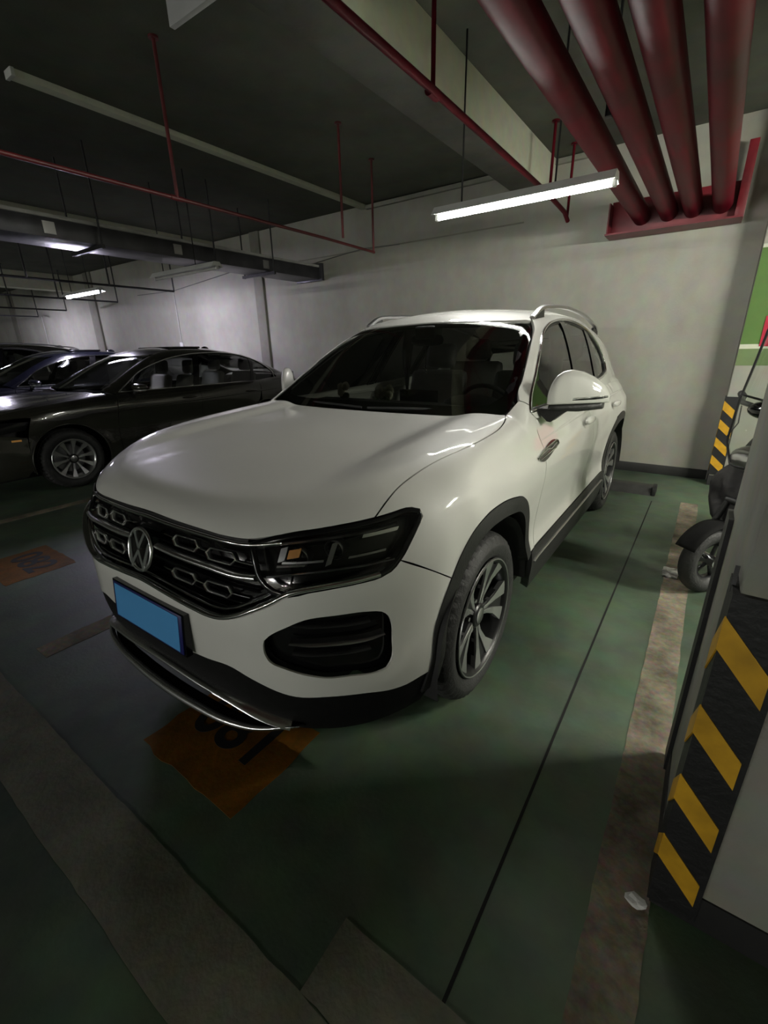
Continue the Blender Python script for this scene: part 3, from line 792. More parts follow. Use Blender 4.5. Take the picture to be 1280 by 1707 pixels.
# ------------------------------------------------------------------ the white car
CARX = 0.0
car = thing('white_suv', 'white family suv with chrome grille parked nose out in the middle', 'car', (0, 0, 0))
W_ = M_['paint_white']
HE = [(0, -.824, .909), (.143, -.824, .908), (.292, -.816, .903), (.388, -.805, .899), (.467, -.787, .900), (.569, -.733, .917), (.67, -.653, .932), (.753, -.557, .943)]
SH = [(.753, -.557, .943), (.757, -.507, .975), (.760, -.443, 1.008), (.769, -.357, 1.033), (.784, -.224, 1.056), (.803, -.088, 1.067), (.813, .103, 1.079), (.806, .276, 1.095), (.785, .378, 1.109), (.760, .447, 1.119)]
# hood
pan('hood', W_, car, suv_low, Top(), HE+SH[1:]+[(.60, .420, 1.11), (.40, .395, 1.11), (.2, .383, 1.11), (0, .378, 1.11)], mirror_outline=True, res=.04, lip=.02)
# bumper
BT = [(0, -.883, .669), (.12, -.883, .663), (.28, -.879, .652), (.365, -.873, .648), (.405, -.868, .652), (.446, -.861, .664), (.525, -.836, .703), (.57, -.816, .728), (.619, -.784, .761), (.661, -.754, .773), (.711, -.713, .781), (.769, -.65, .788), (.805, -.597, .794), (.819, -.57, .805), (.830, -.54, .828)]
ARF = [(-.449, .425), (-.43, .50), (-.403, .58), (-.375, .65), (-.349, .701), (-.310, .763), (-.247, .819), (-.139, .855), (-.01, .861), (.15, .842), (.263, .812), (.345, .762), (.405, .69), (.445, .60), (.468, .52), (.484, .463)]
BB = [(.910, -.449, .425), (.895, -.455, .393), (.875, -.488, .389), (.852, -.534, .380), (.83, -.578, .382), (.776, -.665, .402), (.706, -.740, .411), (.62, -.80, .413), (.489, -.855, .457), (.419, -.869, .478), (.30, -.88, .470), (0, -.885, .455)]
FOG = [(.548, -.836, .612), (.563, -.829, .629), (.613, -.802, .663), (.658, -.772, .687), (.73, -.712, .696), (.792, -.637, .691), (.811, -.606, .681), (.821, -.588, .661), (.826, -.578, .634), (.827, -.573, .568), (.826, -.583, .492), (.819, -.597, .474), (.804, -.624, .470), (.751, -.694, .479), (.697, -.747, .483), (.671, -.768, .49), (.642, -.788, .499), (.598, -.812, .516), (.557, -.833, .535), (.545, -.837, .556), (.542, -.838, .584)]
SM = [tuple(q) for q in onsurf(suv_low, Cyl(.2), [(.878, -.455, .775), (.910, -.349, .703)], 0, smooth=False)[0]]
ARL = [(.93, y, z) for y, z in ARF]
bump_out = BT+SM+[(.91, y, z) for y, z in ARF[3::-1]][:-1]+BB
pan('front_bumper', W_, car, suv_low, Cyl(.2), bump_out, holes=[FOG, [(-x, y, z) for x, y, z in FOG]], mirror_outline=True, res=.035, lip=.008)
# fog recess
for s in (1, -1):
    V, F, N = panel(suv_low, Cyl(.2), FOG, res=.05, gap=-.004, lip=0, off=-.035); 
    if s < 0: V, F, N = mirx(V), flip(F), mirx(N)
    fr = mesh_obj('fog_recess', V, F, M_['gloss_black'], car, True, N)
    pts = [(.62, -.807, .609), (.67, -.772, .603), (.716, -.733, .601), (.767, -.674, .597), (.795, -.634, .597), (.815, -.60, .602)]
    P, N = onsurf(suv_low, Cyl(.2), pts, -.012); V, F = strip(P, N, .013, .02, taper=True)
    if s < 0: V, F = mirx(V), flip(F)
    mesh_obj('silver_strip', V, F, M_['satin'], fr, True, sharp=60)
    for dz in (.05, -.05):
        P, N = onsurf(suv_low, Cyl(.2), [(x, y, z+dz) for x, y, z in pts[:-1]], -.030); V, F = strip(P, N, .010, .018)
        if s < 0: V, F = mirx(V), flip(F)
        mesh_obj('louvre', V, F, M_['cladding'], fr, True, sharp=60)
# lower valance, silver skid lips
VAL = [(0, -.91, .50)]+[(x, y, z) for x, y, z in BB[::-1]][1:]+[(.895, -.449, .33), (.88, -.46, .24), (.80, -.60, .22), (.60, -.74, .21), (.3, -.86, .20), (0, -.88, .20)]
pan('lower_valance', M_['valance'], car, suv_low, Cyl(.2), VAL, mirror_outline=True, res=.05, lip=.03, off=-.004)
lipB = [(-.575, -.79, .282), (-.514, -.82, .300), (-.423, -.852, .333), (-.224, -.870, .350), (0, -.876, .358), (.224, -.870, .350), (.423, -.852, .333), (.514, -.82, .300), (.575, -.79, .282)]
bar('skid_lip', M_['chrome2'], car, suv_low, Cyl(.2), lipB, .022, .022, .006, taper=True, smooth=True)
P = crom([(-.60, -.79, .275), (-.47, -.862, .258), (-.36, -.885, .245), (-.20, -.897, .236), (0, -.902, .232), (.20, -.897, .236), (.36, -.885, .245), (.47, -.862, .258), (.60, -.79, .275)], .03, False)
N = np.tile([0, -.75, .66], (len(P), 1)); V, F = strip(P, N, .030, .012, taper=True); mesh_obj('skid_lip', V, F, M_['chrome2'], car, True, sharp=60)
P2 = P.copy(); P2[:, 1] += .03; P2[:, 2] -= .012; V, F = strip(P2, N, .05, .012, taper=True); mesh_obj('splitter', V, F, M_['valance'], car, True, sharp=60)
# number plate
t0 = MB(); t0.box((-.232, -.006, -.076), (.232, .016, .076)); ph = t0.obj('plate_holder', M_['gloss_black'], car)
pl = box('number_plate', (-.222, -.010, -.071), (.222, -.0055, .071), M_['plate_rim'], car, bev=.002)
pf = box('plate_face', (-.210, -.0113, -.064), (.204, -.010, .064), M_['plate_blue'], pl)
for o_ in (ph, pl): o_.location = (.012, -.903, .548); o_.rotation_euler = (math.radians(-6), 0, 0)
# side bodies
FEN = SH+[(.768, .475, 1.136), (.773, .51, 1.155), (.778, .552, 1.173), (.818, .590, 1.150), (.832, .562, 1.121), (.846, .604, 1.094), (.869, .586, 1.032), (.905, .57, .85), (.915, .56, .60), (.92, .56, .463)]+ARL[::-1][:12]+SM[::-1]+[(.830, -.540, .828), (.837, -.492, .872), (.838, -.428, .932), (.831, -.424, .948), (.817, -.442, .955), (.781, -.509, .950)]
pan2('front_fender', W_, car, suv, Axial(.3, .55), FEN, res=.035)
YD1, YB = .56, 1.60
pan2('front_door', W_, car, suv_low, Side(), [(0, .606, 1.088), (0, .588, 1.032), (0, .57, .85), (0, .56, .60), (0, .56, .467), (0, YB-.03, .472), (0, YB, .7), (0, YB+.02, 1.0), (0, YB+.02, 1.09), (0, 1.1, 1.09)], res=.05)
ARR = [(2.731-.50, .475), (2.731-.487, .57), (2.731-.467, .66), (2.731-.425, .735), (2.731-.345, .80), (2.731-.22, .85), (2.731-.05, .872), (2.731+.12, .866), (2.731+.27, .83), (2.731+.38, .76), (2.731+.45, .66), (2.731+.48, .55), (2.731+.49, .46)]
pan2('rear_door', W_, car, suv_low, Side(), [(0, YB-.03, .472), (0, YB, .7), (0, YB+.02, 1.0), (0, YB+.02, 1.09), (0, 2.1, 1.11), (0, 2.55, 1.13), (0, 2.56, .95), (0, 2.50, .857)]+[(0, y, z) for y, z in ARR[5::-1]], res=.05)
pan2('rear_quarter', W_, car, suv_low, Side(), [(0, 2.56, 1.13), (0, 2.56, .95), (0, 2.50, .857)]+[(0, y, z) for y, z in ARR[6:]]+[(0, 3.40, .46), (0, 3.45, .8), (0, 3.46, 1.05), (0, 3.2, 1.12)], res=.05)
# cabin side frame with window opening
WIN = [(.832, .568, 1.122), (.821, .595, 1.146), (.766, .808, 1.276), (.724, .98, 1.377), (.678, 1.155, 1.468), (.646, 1.337, 1.518), (.625, 1.55, 1.55), (.613, 1.78, 1.567), (.612, 2.0, 1.567), (.635, 2.21, 1.543), (.661, 2.40, 1.50), (.690, 2.56, 1.44), (.725, 2.67, 1.36), (.758, 2.70, 1.27), (.778, 2.64, 1.215), (.795, 2.45, 1.185), (.808, 2.155, 1.165), (.82, 1.6, 1.140), (.825, 1.1, 1.124), (.83, .8, 1.118)]
def rz(x, y):
    q = cast(suv_top, np.array([[x, y, 2.6]]), np.array([[0, 0, -1.]]), 0, 2.4)[0]; return (x, y, float(q[2]))
RE = [rz(.565, 1.27), rz(.57, 1.6), rz(.57, 2.0), rz(.57, 2.4), rz(.565, 2.8), rz(.55, 3.2), rz(.54, 3.36)]
WSE = [(.780, .558, 1.175), (.757, .605, 1.213), (.748, .677, 1.254), (.725, .782, 1.318), (.700, .895, 1.387), (.667, 1.03, 1.460), (.640, 1.132, 1.508), (.612, 1.182, 1.530)]
CAB = WSE+RE+[(.60, 3.44, 1.40), (.70, 3.50, 1.22), (.76, 3.48, 1.06), (.84, 3.2, 1.10), (.845, 2.56, 1.115), (.845, 2.1, 1.10), (.85, 1.62, 1.092), (.85, 1.1, 1.092), (.848, .75, 1.090), (.847, .612, 1.094), (.834, .570, 1.121), (.820, .597, 1.148)]
pan2('cabin_side', W_, car, suv, Axial(.1, .9), CAB, holes=[WIN], res=.035, lip=.02)
# roof
ROOF = [(0, 1.075, 1.56), (.196, 1.079, 1.555), (.396, 1.114, 1.55), (.54, 1.160, 1.54), (.595, 1.20, 1.53)]+RE+[(.3, 3.42, 1.5), (0, 3.44, 1.5)]
pan('roof', W_, car, suv_top, Top(), ROOF, mirror_outline=True, res=.05)
# windscreen
WSG = [(0, .37, 1.105), (.236, .385, 1.106), (.55, .41, 1.112), (.725, .44, 1.120), (.752, .450, 1.126), (.764, .478, 1.140), (.760, .534, 1.170), (.749, .606, 1.212), (.740, .679, 1.252), (.717, .783, 1.316), (.692, .896, 1.385), (.658, 1.03, 1.458), (.630, 1.12, 1.503), (.600, 1.165, 1.528), (.54, 1.150, 1.538), (.396, 1.108, 1.545), (.196, 1.078, 1.551), (0, 1.072, 1.555)]
WSI = [(-.0, .39, 1.150), (.24, .42, 1.150), (.52, .45, 1.150), (.66, .49, 1.158), (.702, .53, 1.195), (.680, .70, 1.30), (.632, .93, 1.42), (.600, 1.03, 1.475), (.54, 1.08, 1.505), (.39, 1.08, 1.516), (.19, 1.05, 1.522), (0, 1.04, 1.526)]
wsh = WSI+[(-x, y, z) for x, y, z in WSI[-2:0:-1]]
ws = pan('windscreen', M_['windscreen'], car, suv_top, Front(), WSG, mirror_outline=True, res=.05, lip=0, off=-.004, gap=.001)
pan('black_border', M_['frit'], ws, suv_top, Front(), WSG, holes=[wsh], mirror_outline=True, res=.04, lip=0, off=-.006, gap=.001)
# side windows
def wsub(ya, yb):
    """part of WIN between two slanted lines"""
    out = []; n = len(WIN); Q = crom(np.array(WIN), .03)
    P = Q.copy(); yy = P[:, 1]+(1.35-P[:, 2])*.42*-1
    def clip(P, key, lo):
        R = []
        for i in range(len(P)):
            a, b = P[i], P[(i+1) % len(P)]; ka, kb = key(a), key(b)
            if ka >= lo: R.append(a)
            if (ka-lo)*(kb-lo) < 0: R.append(a+(b-a)*(lo-ka)/(kb-ka))
        return np.array(R)
    k = lambda p: p[1]-(p[2]-1.35)*.45
    P = clip(P, k, ya); P = clip(P, lambda p: -k(p), -yb); return P
for a, b in ((0, 1.62), (1.69, 2.20), (2.27, 3)):
    q = wsub(a, b); pan2('side_window', M_['sideglass'], car, suv_top, Axial(.1, .9), q, res=.06, lip=0, off=-.012, gap=.004, edge=.03)
for a, b in ((1.60, 1.71), (2.18, 2.29)):
    q = wsub(a, b); pan2('window_pillar', M_['gloss_black'], car, suv_top, Axial(.1, .9), q, res=.06, lip=.01, off=-.006, gap=0, edge=.03)
bar('window_trim', M_['chrome'], car, suv_top, Axial(.1, .9), WIN, .016, .008, .0, closed=True, both=True)
P_, N_ = onsurf(suv_top, Axial(.1, .9), WIN, -.006, .03, True, True)
cc = P_.mean(0); P_ = P_+(cc-P_)*np.array([0, .018, .05]); V, F = strip(P_, N_, .020, .008, True)
for s in (1, -1): mesh_obj('window_seal', V if s > 0 else mirx(V), F if s > 0 else flip(F), M_['cladding'], car, True, sharp=60)
# rear end: tailgate, rear glass, lamps, rear bumper
pan('tailgate', W_, car, suv_low, CylRear(3.0), [(0, 3.66, .62), (.5, 3.62, .62), (.66, 3.55, .66), (.70, 3.5, .85), (.74, 3.45, 1.06), (.5, 3.55, 1.10), (0, 3.6, 1.11)], mirror_outline=True, res=.06)
pan('rear_bumper', W_, car, suv_low, CylRear(2.7), [(0, 3.7, .61), (.5, 3.66, .61), (.67, 3.58, .65), (.86, 3.4, .66), (.91, 3.23, .66), (.91, 3.22, .44), (.80, 3.4, .36), (0, 3.66, .36)], mirror_outline=True, res=.06)
pan2('tail_lamp', M_['tail_red'], car, suv_low, CylRear(2.7), [(.68, 3.55, .67), (.86, 3.4, .67), (.88, 3.46, .9), (.84, 3.46, 1.04), (.76, 3.47, 1.05), (.71, 3.5, .84)], res=.05)
pan('rear_glass', M_['sideglass'], car, suv_top, Front(-1), [(0, 3.6, 1.13), (.6, 3.5, 1.13), (.66, 3.5, 1.18), (.50, 3.4, 1.46), (0, 3.42, 1.48)], mirror_outline=True, res=.06, lip=.01)
# cladding: arches and sills
def arch_trim(A, yc, w=.062):
    a = np.array(A); c = np.array([yc, .36]); inner = []
    for q in a: v = q-c; L = np.linalg.norm(v); inner.append(c+v*(L-w)/L)
    out = [(0, q[0], q[1]) for q in a]+[(0, q[0], q[1]) for q in inner[::-1]]
    pan2('wheel_arch_trim', M_['cladding'], car, suv_low, Side(), out, res=.04, gap=0, lip=.05, off=.004)
LOWF = [(-.455, .36), (-.45, .30)]
arch_trim([(-.470, .31), (-.462, .37)]+ARF, 0)
arch_trim(ARR[0:]+[(2.731+.49, .36), (2.731+.48, .30)], 2.731)
pan2('sill_cladding', M_['cladding'], car, suv_low, Side(), [(0, .49, .463), (0, 1.0, .466), (0, 1.6, .470), (0, 2.23, .476), (0, 2.22, .30), (0, 2.15, .22), (0, .58, .22), (0, .49, .33)], res=.06, gap=0, lip=.04, off=.006)
bar('sill_strip', M_['satin'], car, suv_low, Side(), [(0, .52, .405), (0, 1.2, .405), (0, 2.2, .41)], .010, .008, .008, both=True, step=.1)
# under body and wheel wells
ub = MB(); ub.box((-.52, -.74, .20), (.52, -.40, .60)); ub.box((-.66, -.40, .20), (.66, 3.3, .62)); ub.box((-.80, .55, .20), (.80, 2.22, .50)); ub.box((-.78, 3.25, .30), (.78, 3.55, .60)); ub.obj('underbody', M_['cabin'], car)
for yc in (0, 2.731):
    for s in (1, -1): arch_liner(car, .915*s if s > 0 else -.915, .62*s, yc, .345, .440)
# engine bay blanking so that the shut lines read dark
eb = MB(); eb.box((-.56, -.66, .58), (.56, .44, .88)); eb.obj('engine_bay', M_['cabin'], car)
# badge on the fender, door handles
BG = [(.92, .449, .938), (.915, .56, .955), (.909, .776, .966), (.912, .795, .960), (.916, .79, .948), (.921, .723, .937), (.922, .471, .925)]
pan2('fender_badge', M_['gloss_black'], car, suv_low, Side(), BG, res=.05, gap=0, lip=.006, off=.005)
bar('badge_frame', M_['chrome'], car, suv_low, Side(), BG, .006, .004, .004, closed=True, both=True, smooth=False)
bar('badge_blade', M_['satin'], car, suv_low, Side(), [(.92, .49, .943), (.91, .60, .951), (.91, .66, .945), (.91, .76, .954)], .006, .002, .006, both=True, smooth=False)
for yh in (1.46, 2.42):
    V, F = ellipsoid((0, 0, 0), (.018, .105, .020), 18, 12, lambda v: [np.sign(v[0])*abs(v[0])**.7, np.sign(v[1])*abs(v[1])**.85, np.sign(v[2])*abs(v[2])**.7])
    P, N = onsurf(suv_low, Side(), [(0, yh, .962), (0, yh+.01, .962)], .024, smooth=False)
    V = [(v[0]+P[0, 0], v[1]+P[0, 1], v[2]+P[0, 2]) for v in V]
    for s in (1, -1): mesh_obj('door_handle', V if s > 0 else mirx(V), F if s > 0 else flip(F), W_, car)
    cp = [(0, yh+.10*math.cos(a), .962+.034*math.sin(a)) for a in np.linspace(0, 2*PI, 20, endpoint=False)]
    pan2('handle_cup', M_['paint_white'], car, suv_low, Side(), cp, res=.03, gap=0, lip=.0, off=.0015)
# body crease along the doors
bar('belt_crease', W_, car, suv_low, Side(), [(0, .60, .992), (0, 1.1, 1.006), (0, 1.64, 1.018), (0, 2.4, 1.03), (0, 3.2, 1.03)], .022, .005, -.002, both=True, step=.06, taper=True)

# ---------------- grille
G_OUT = HE[:5]+[(.530, -.765, .900), (.580, -.76, .85), (.600, -.78, .80), (.592, -.80, .745)]+BT[7::-1]
pan('grille_backing', M_['gloss_black'], car, suv_low, Front(), G_OUT, mirror_outline=True, res=.05, gap=-.006, lip=0, off=-.045)
pan('grille_skirt', M_['cladding'], car, suv_low, Front(), [(0, -.824, .909)]+HE[1:5]+[(.467, -.79, .888), (.388, -.81, .887), (0, -.828, .897)], mirror_outline=True, res=.03, gap=0, lip=.03, off=-.006)
B1 = [(0, -.833, .895), (.082, -.831, .893), (.292, -.82, .889), (.388, -.81, .885), (.461, -.795, .885), (.567, -.745, .898), (.671, -.669, .911), (.753, -.579, .919), (.80, -.50, .928)]
def sym(L): return [(-x, y, z) for x, y, z in L[::-1]]+L[1:] if abs(L[0][0]) < 1e-6 else L
bar('upper_chrome_bar', M_['chrome'], car, suv_low, Cyl(.2), sym(B1[:6]), .013, .010, -.006)
B2 = [(.075, -.862, .811), (.119, -.86, .808), (.338, -.848, .802), (.459, -.833, .797), (.515, -.81, .800)]
bar('middle_chrome_bar', M_['chrome2'], car, suv_low, Cyl(.2), B2, .020, .020, -.012, both=True)
B3 = [(0, -.884, .678), (.12, -.883, .672), (.28, -.879, .661), (.365, -.873, .657), (.405, -.868, .661), (.446, -.861, .673), (.525, -.836, .712), (.57, -.816, .737), (.619, -.784, .768), (.661, -.754, .780), (.711, -.713, .788), (.769, -.65, .795), (.80, -.60, .801)]
bar('lower_chrome_bar', M_['chrome'], car, suv_low, Cyl(.2), sym(B3), .016, .016, .002)
B3b = [(x, y, z+.022) for x, y, z in B3[:8]]
bar('inner_chrome_bar', M_['chrome'], car, suv_low, Cyl(.2), sym(B3b), .008, .012, -.016)
def hexa(xc, zc, w, h):
    return [(xc-w, 0, zc), (xc-w+.016, 0, zc+h), (xc+w-.016, 0, zc+h), (xc+w, 0, zc), (xc+w-.016, 0, zc-h), (xc-w+.016, 0, zc-h)]
for zr, dz in ((.850, -.012), (.742, -.004)):
    for (xc, w) in ((.215, .062), (.375, .060)):
        z = zr+dz*(xc-.2)/.2
        P, N = onsurf(suv_low, Front(), hexa(xc, z, w, .017), -.018, .012, True, True); V, F = strip(P, N, .006, .012, True)
        for s in (1, -1): mesh_obj('hexagon_trim', V if s > 0 else mirx(V), F if s > 0 else flip(F), M_['chrome2'], car, True, sharp=60)
    for xa, xb in ((.10, .152), (.278, .314), (.436, .50)):
        bar('grille_link', M_['chrome'], car, suv_low, Front(), [(xa, 0, zr+dz*(xa-.2)/.2), (xb, 0, zr+dz*(xb-.2)/.2)], .006, .010, -.020, both=True)
for k, z in enumerate((.828, .768, .720, .695)):
    x1 = (.48, .52, .50, .43)[k]
    bar('black_louvre', M_['gloss_black'], car, suv_low, Front(), [(.0, 0, z+.004), (.2, 0, z), (.4, 0, z-.008), (x1, 0, z-.008)], .007, .016, -.034, both=True, step=.04)
# emblem: ring with V over W
em = D.objects.new('emblem', None); COL.objects.link(em); em.parent = car; em.empty_display_size = .05
q, qn = onsurf(suv_low, Front(), [(0, 0, .788), (.001, 0, .788)], 0, smooth=False)
em.location = (0, float(q[0, 1])-.012, .788); em.rotation_euler = (math.radians(-14), 0, 0)
V, F = lathe([(.001, .004), (.068, .004), (.068, .012), (.001, .012)], 48, 'y'); mesh_obj('emblem_disc', V, F, M_['gloss_black'], em, True, sharp=40)
ring = [(.071*math.cos(a), 0, .071*math.sin(a)) for a in np.linspace(0, 2*PI, 48, endpoint=False)]
V, F = sweep(ring, .0065, 10, True, (0, 1, 0)); mesh_obj('emblem_ring', V, F, M_['chrome2'], em, True)
def stroke(name, pts, w=.0125):
    n = len(pts); L = []; R = []
    for i, p in enumerate(pts):
        a = Vector(pts[max(0, i-1)]); b = Vector(pts[min(n-1, i+1)]); c = Vector(p)
        if 0 < i < n-1:
            d1 = (c-a).normalized(); d2 = (b-c).normalized(); nn = Vector((-(d1+d2).y, (d1+d2).x)).normalized(); sc = min(2.2, 1/max(.35, nn.dot(Vector((-d1.y, d1.x)))))
        else: d1 = (b-a).normalized(); nn = Vector((-d1.y, d1.x)); sc = 1
        L.append(c+nn*w/2*sc); R.append(c-nn*w/2*sc)
    b = MB()
    for i in range(n-1):
        b.add(prism([tuple(L[i]), tuple(L[i+1]), tuple(R[i+1]), tuple(R[i])], lambda u, v: (u, .004, v), lambda u, v: (u, -.007, v)))
    b.obj(name, M_['chrome2'], em)
stroke('letter_v', [(-.032, .061), (0, .006), (.032, .061)])
stroke('letter_w', [(-.062, .030), (-.034, -.056), (0, -.004), (.034, -.056), (.062, .030)])

# ---------------- headlamps
LAMP = [(.480, -.78, .888), (.569, -.733, .914), (.67, -.653, .930), (.753, -.557, .942), (.781, -.511, .948), (.817, -.444, .953), (.830, -.427, .947), (.837, -.428, .933), (.836, -.492, .872), (.829, -.538, .829), (.819, -.57, .806), (.804, -.598, .796), (.769, -.65, .790), (.711, -.713, .783), (.661, -.754, .775), (.615, -.784, .763), (.578, -.81, .770), (.538, -.82, .80), (.510, -.81, .85)]
for s in (1, -1):
    def put(name, VF, m, par, sh=60):
        V, F = VF[0], VF[1]; N = VF[2] if len(VF) > 2 else None
        if s < 0: V, F = mirx(V), flip(F); N = mirx(N) if N is not None else None
        return mesh_obj(name, V, F, m, par, True, N, sharp=None if N is not None else sh)
    hl = put('headlamp', panel(suv_low, Cyl(.2), LAMP, res=.05, gap=.001, lip=0, off=-.055), M_['gloss_black'], car)
    # black frame ring around the lens
    Pn, Nn = onsurf(suv_low, Cyl(.2), LAMP, -.002, .02, True, True); put('lamp_frame', strip(Pn, Nn, .018, .004, True), M_['gloss_black'], hl)
    put('lamp_lens', panel(suv_low, Cyl(.2), LAMP, res=.05, gap=.003, lip=0, off=-.001), M_['lens'], hl)
    Pn, Nn = onsurf(suv_low, Cyl(.2), B1[4:], -.016); put('daylight_strip', strip(Pn, Nn, .010, .012), M_['satin'], hl)
    L2 = [(.545, -.80, .806), (.612, -.775, .815), (.708, -.693, .826), (.788, -.602, .829), (.822, -.545, .831)]
    Pn, Nn = onsurf(suv_low, Cyl(.2), L2, -.020); put('lower_strip', strip(Pn, Nn, .008, .014), M_['chrome'], hl)
    def spot(x, z, off, r, name='projector'):
        Pn, Nn = onsurf(suv_low, Cyl(.2), [(x, -.85+.3*(x-.45), z), (x+.001, -.85+.3*(x-.45), z)], off, smooth=False)
        p = Pn[0]; d = np.array([.25, -.97, 0]); 
        m4 = Matrix.Translation(Vector(p)) @ Vector((0, 0, 1)).rotation_difference(Vector(d)).to_matrix().to_4x4()
        V, F = lathe([(r*.95, -.03), (r, 0), (r*.86, .004), (r*.80, -.008)], 28, 'z'); put(name, xform((V, F), m4), M_['satin'], hl)
        V, F = ellipsoid((0, 0, -.012), (r*.80, r*.80, r*.55), 20, 12); put('projector_lens', xform((V, F), m4), M_['gloss_black'], hl)
    spot(.650, .862, -.040, .030); spot(.765, .880, -.040, .032)
    def lbox(x0, x1, z0, z1, off, m, name):
        pts = [(x0, 0, z0), (x1, 0, z0+.006), (x1, 0, z1+.006), (x0, 0, z1)]
        put(name, panel(suv_low, Front(), pts, res=.03, gap=0, lip=.012, off=off), m, hl)
    lbox(.587, .618, .856, .880, -.022, M_['amber'], 'amber_reflector')
    lbox(.562, .580, .846, .884, -.026, M_['satin'], 'reflector_bowl')
    lbox(.565, .640, .832, .838, -.020, M_['chrome'], 'reflector_step')
    lbox(.575, .680, .842, .848, -.026, M_['satin'], 'reflector_step')
    lbox(.688, .700, .836, .895, -.026, M_['satin'], 'reflector_divider')
    lbox(.735, .805, .852, .858, -.024, M_['satin'], 'reflector_step')
    lbox(.748, .812, .902, .912, -.022, M_['chrome'], 'reflector_edge')

# ---------------- mirrors
def mfn(v):
    x, y, z = v
    sx = np.sign(x)*abs(x)**.75; sz = np.sign(z)*abs(z)**.8
    if z < 0: sz *= .62
    k = 1-.30*(sx+1)/2 if z > 0 else 1-.15*(sx+1)/2
    return [sx, np.sign(y)*abs(y)**.85, sz*k]
def mirror_loft(T, zb, d, n=18, x0=-.118, x1=.112, sw=.80, lo=0., hi=1.):
    """housing lofted along x: T(u) height above the flat bottom zb, d(u) depth"""
    V = []; F = []; m = 22
    for i in range(n+1):
        u = lo+(hi-lo)*i/n; x = x0+(x1-x0)*u; h = T(u); dd = d(u); yo = sw*(x-.0)
        for k in range(m):
            a = 2*PI*k/m; c, e = math.cos(a), math.sin(a)
            y = math.copysign(abs(c)**.75, c)*dd; z = (abs(e)**.85)*h if e > 0 else -.012*abs(e)**.6
            V.append((x, yo+y+.25*dd*(u-.5), zb+z))
    for i in range(n):
        for k in range(m): F.append((i*m+k, i*m+(k+1) % m, (i+1)*m+(k+1) % m, (i+1)*m+k))
    F.append(tuple(range(m))); F.append(tuple(n*m+k for k in range(m-1, -1, -1)))
    return V, F
TT = lambda u: float(np.interp(u, [0, .04, .10, .20, .32, .5, .7, .88, .96, 1], [.060, .094, .120, .139, .145, .134, .108, .073, .045, .020]))
DD = lambda u: float(np.interp(u, [0, .05, .15, .4, .7, .9, 1], [.040, .055, .064, .066, .056, .038, .014]))
for s in (1, -1):
    mi = D.objects.new('door_mirror', None); COL.objects.link(mi); mi.parent = car; mi.empty_display_size = .05
    mi.location = (s*.994, .800, 1.158); mi.scale = (s, 1, 1)
    V, F = mirror_loft(TT, 0, DD, 36); mesh_obj('mirror_cap', V, F, W_, mi, True, sharp=70)
    V, F = mirror_loft(lambda u: .020, -.026, lambda u: .93*DD(u), 24, lo=.03, hi=.90); V = [(v[0], v[1], v[2] if v[2] > -.03 else v[2]-.010*(1-abs(v[0])/.13)) for v in V]
    mesh_obj('mirror_base', V, F, M_['cladding'], mi, True, sharp=70)
    sg = [(x, .80*x-f*DD((x+.118)/.23)+.25*DD((x+.118)/.23)*((x+.118)/.23-.5), z) for x, z, f in ((-.02, .010, .95), (.02, .011, .96), (.06, .012, .97), (.09, .014, .98), (.106, .016, .98))]
    V3, F3 = sweep(sg, [.003, .0045, .005, .0045, .003], 8); mesh_obj('turn_signal', V3, F3, M_['gloss_black'], mi)
    V3, F3 = sweep([(q[0], q[1], q[2]+.007) for q in sg], .0022, 8); mesh_obj('signal_trim', V3, F3, M_['chrome'], mi)
    V4, F4 = prism([(-.150, -.028), (-.02, -.030), (-.060, -.058), (-.098, -.092), (-.112, -.088), (-.165, -.030)], lambda u, v: (u, -.125+.5*(u+.1)+.0, v), lambda u, v: (u, -.035+.3*(u+.1), v))
    mesh_obj('mirror_foot', V4, F4, M_['cladding'], mi, False)
    V5, F5 = prism([(u, v) for u, v in ((-.100, .015), (-.100, .07), (-.07, .105), (-.02, .115), (.04, .100), (.075, .06), (.085, .02), (.06, .008), (-.08, .008))], lambda u, v: (u, .80*u+.050, v), lambda u, v: (u, .80*u+.066-.02*abs(u)/.1, v))
    mesh_obj('mirror_glass', V5, F5, M_['mirrorglass'], mi, False)
# ---------------- roof rails
for s in (1, -1):
    pts = [(.585, 1.24), (.588, 1.34), (.59, 1.6), (.588, 2.2), (.575, 2.8), (.555, 3.15), (.550, 3.22)]
    hs = [.0, .034, .050, .052, .048, .036, .0]
    P = [(s*x, y, rz(x, y)[2]+h+.004) for (x, y), h in zip(pts, hs)]
    P = crom(P, .05, False); V, F = sweep([tuple(q) for q in P], 1., prof=[(-.013, -.010), (-.015, .004), (-.006, .012), (.006, .012), (.015, .004), (.013, -.010)]); rr_ = mesh_obj('roof_rail', V, F, M_['satin'], car, True, sharp=50)
    for (ya, yb) in ((1.26, 1.42), (2.96, 3.16)):
        x = .59 if ya < 2 else .562; z0 = rz(x, ya)[2]; z1 = rz(x, yb)[2]
        V, F = prism([(ya, z0-.004), (yb, z1-.004), (yb-.01, z1+.043), (ya+.03, z0+.026)], lambda u, v: (s*(x-.010), u, v), lambda u, v: (s*(x+.010), u, v)); mesh_obj('rail_foot', V, F, M_['cladding'], rr_, False)
# antenna fin
V, F = ellipsoid((0, 3.0, rz(0, 3.0)[2]+.01), (.018, .09, .045), 14, 10); mesh_obj('antenna_fin', V, F, W_, car)
# wipers
for (p0, p1) in (((-.62, .50, 1.116), (-.02, .40, 1.118)), ((.02, .40, 1.118), (.60, .50, 1.118))):
    w = tube('wiper', crom([p0, ((p0[0]+p1[0])/2, (p0[1]+p1[1])/2-.03, 1.126), p1], .05, False), .006, M_['cladding'], car, 8)
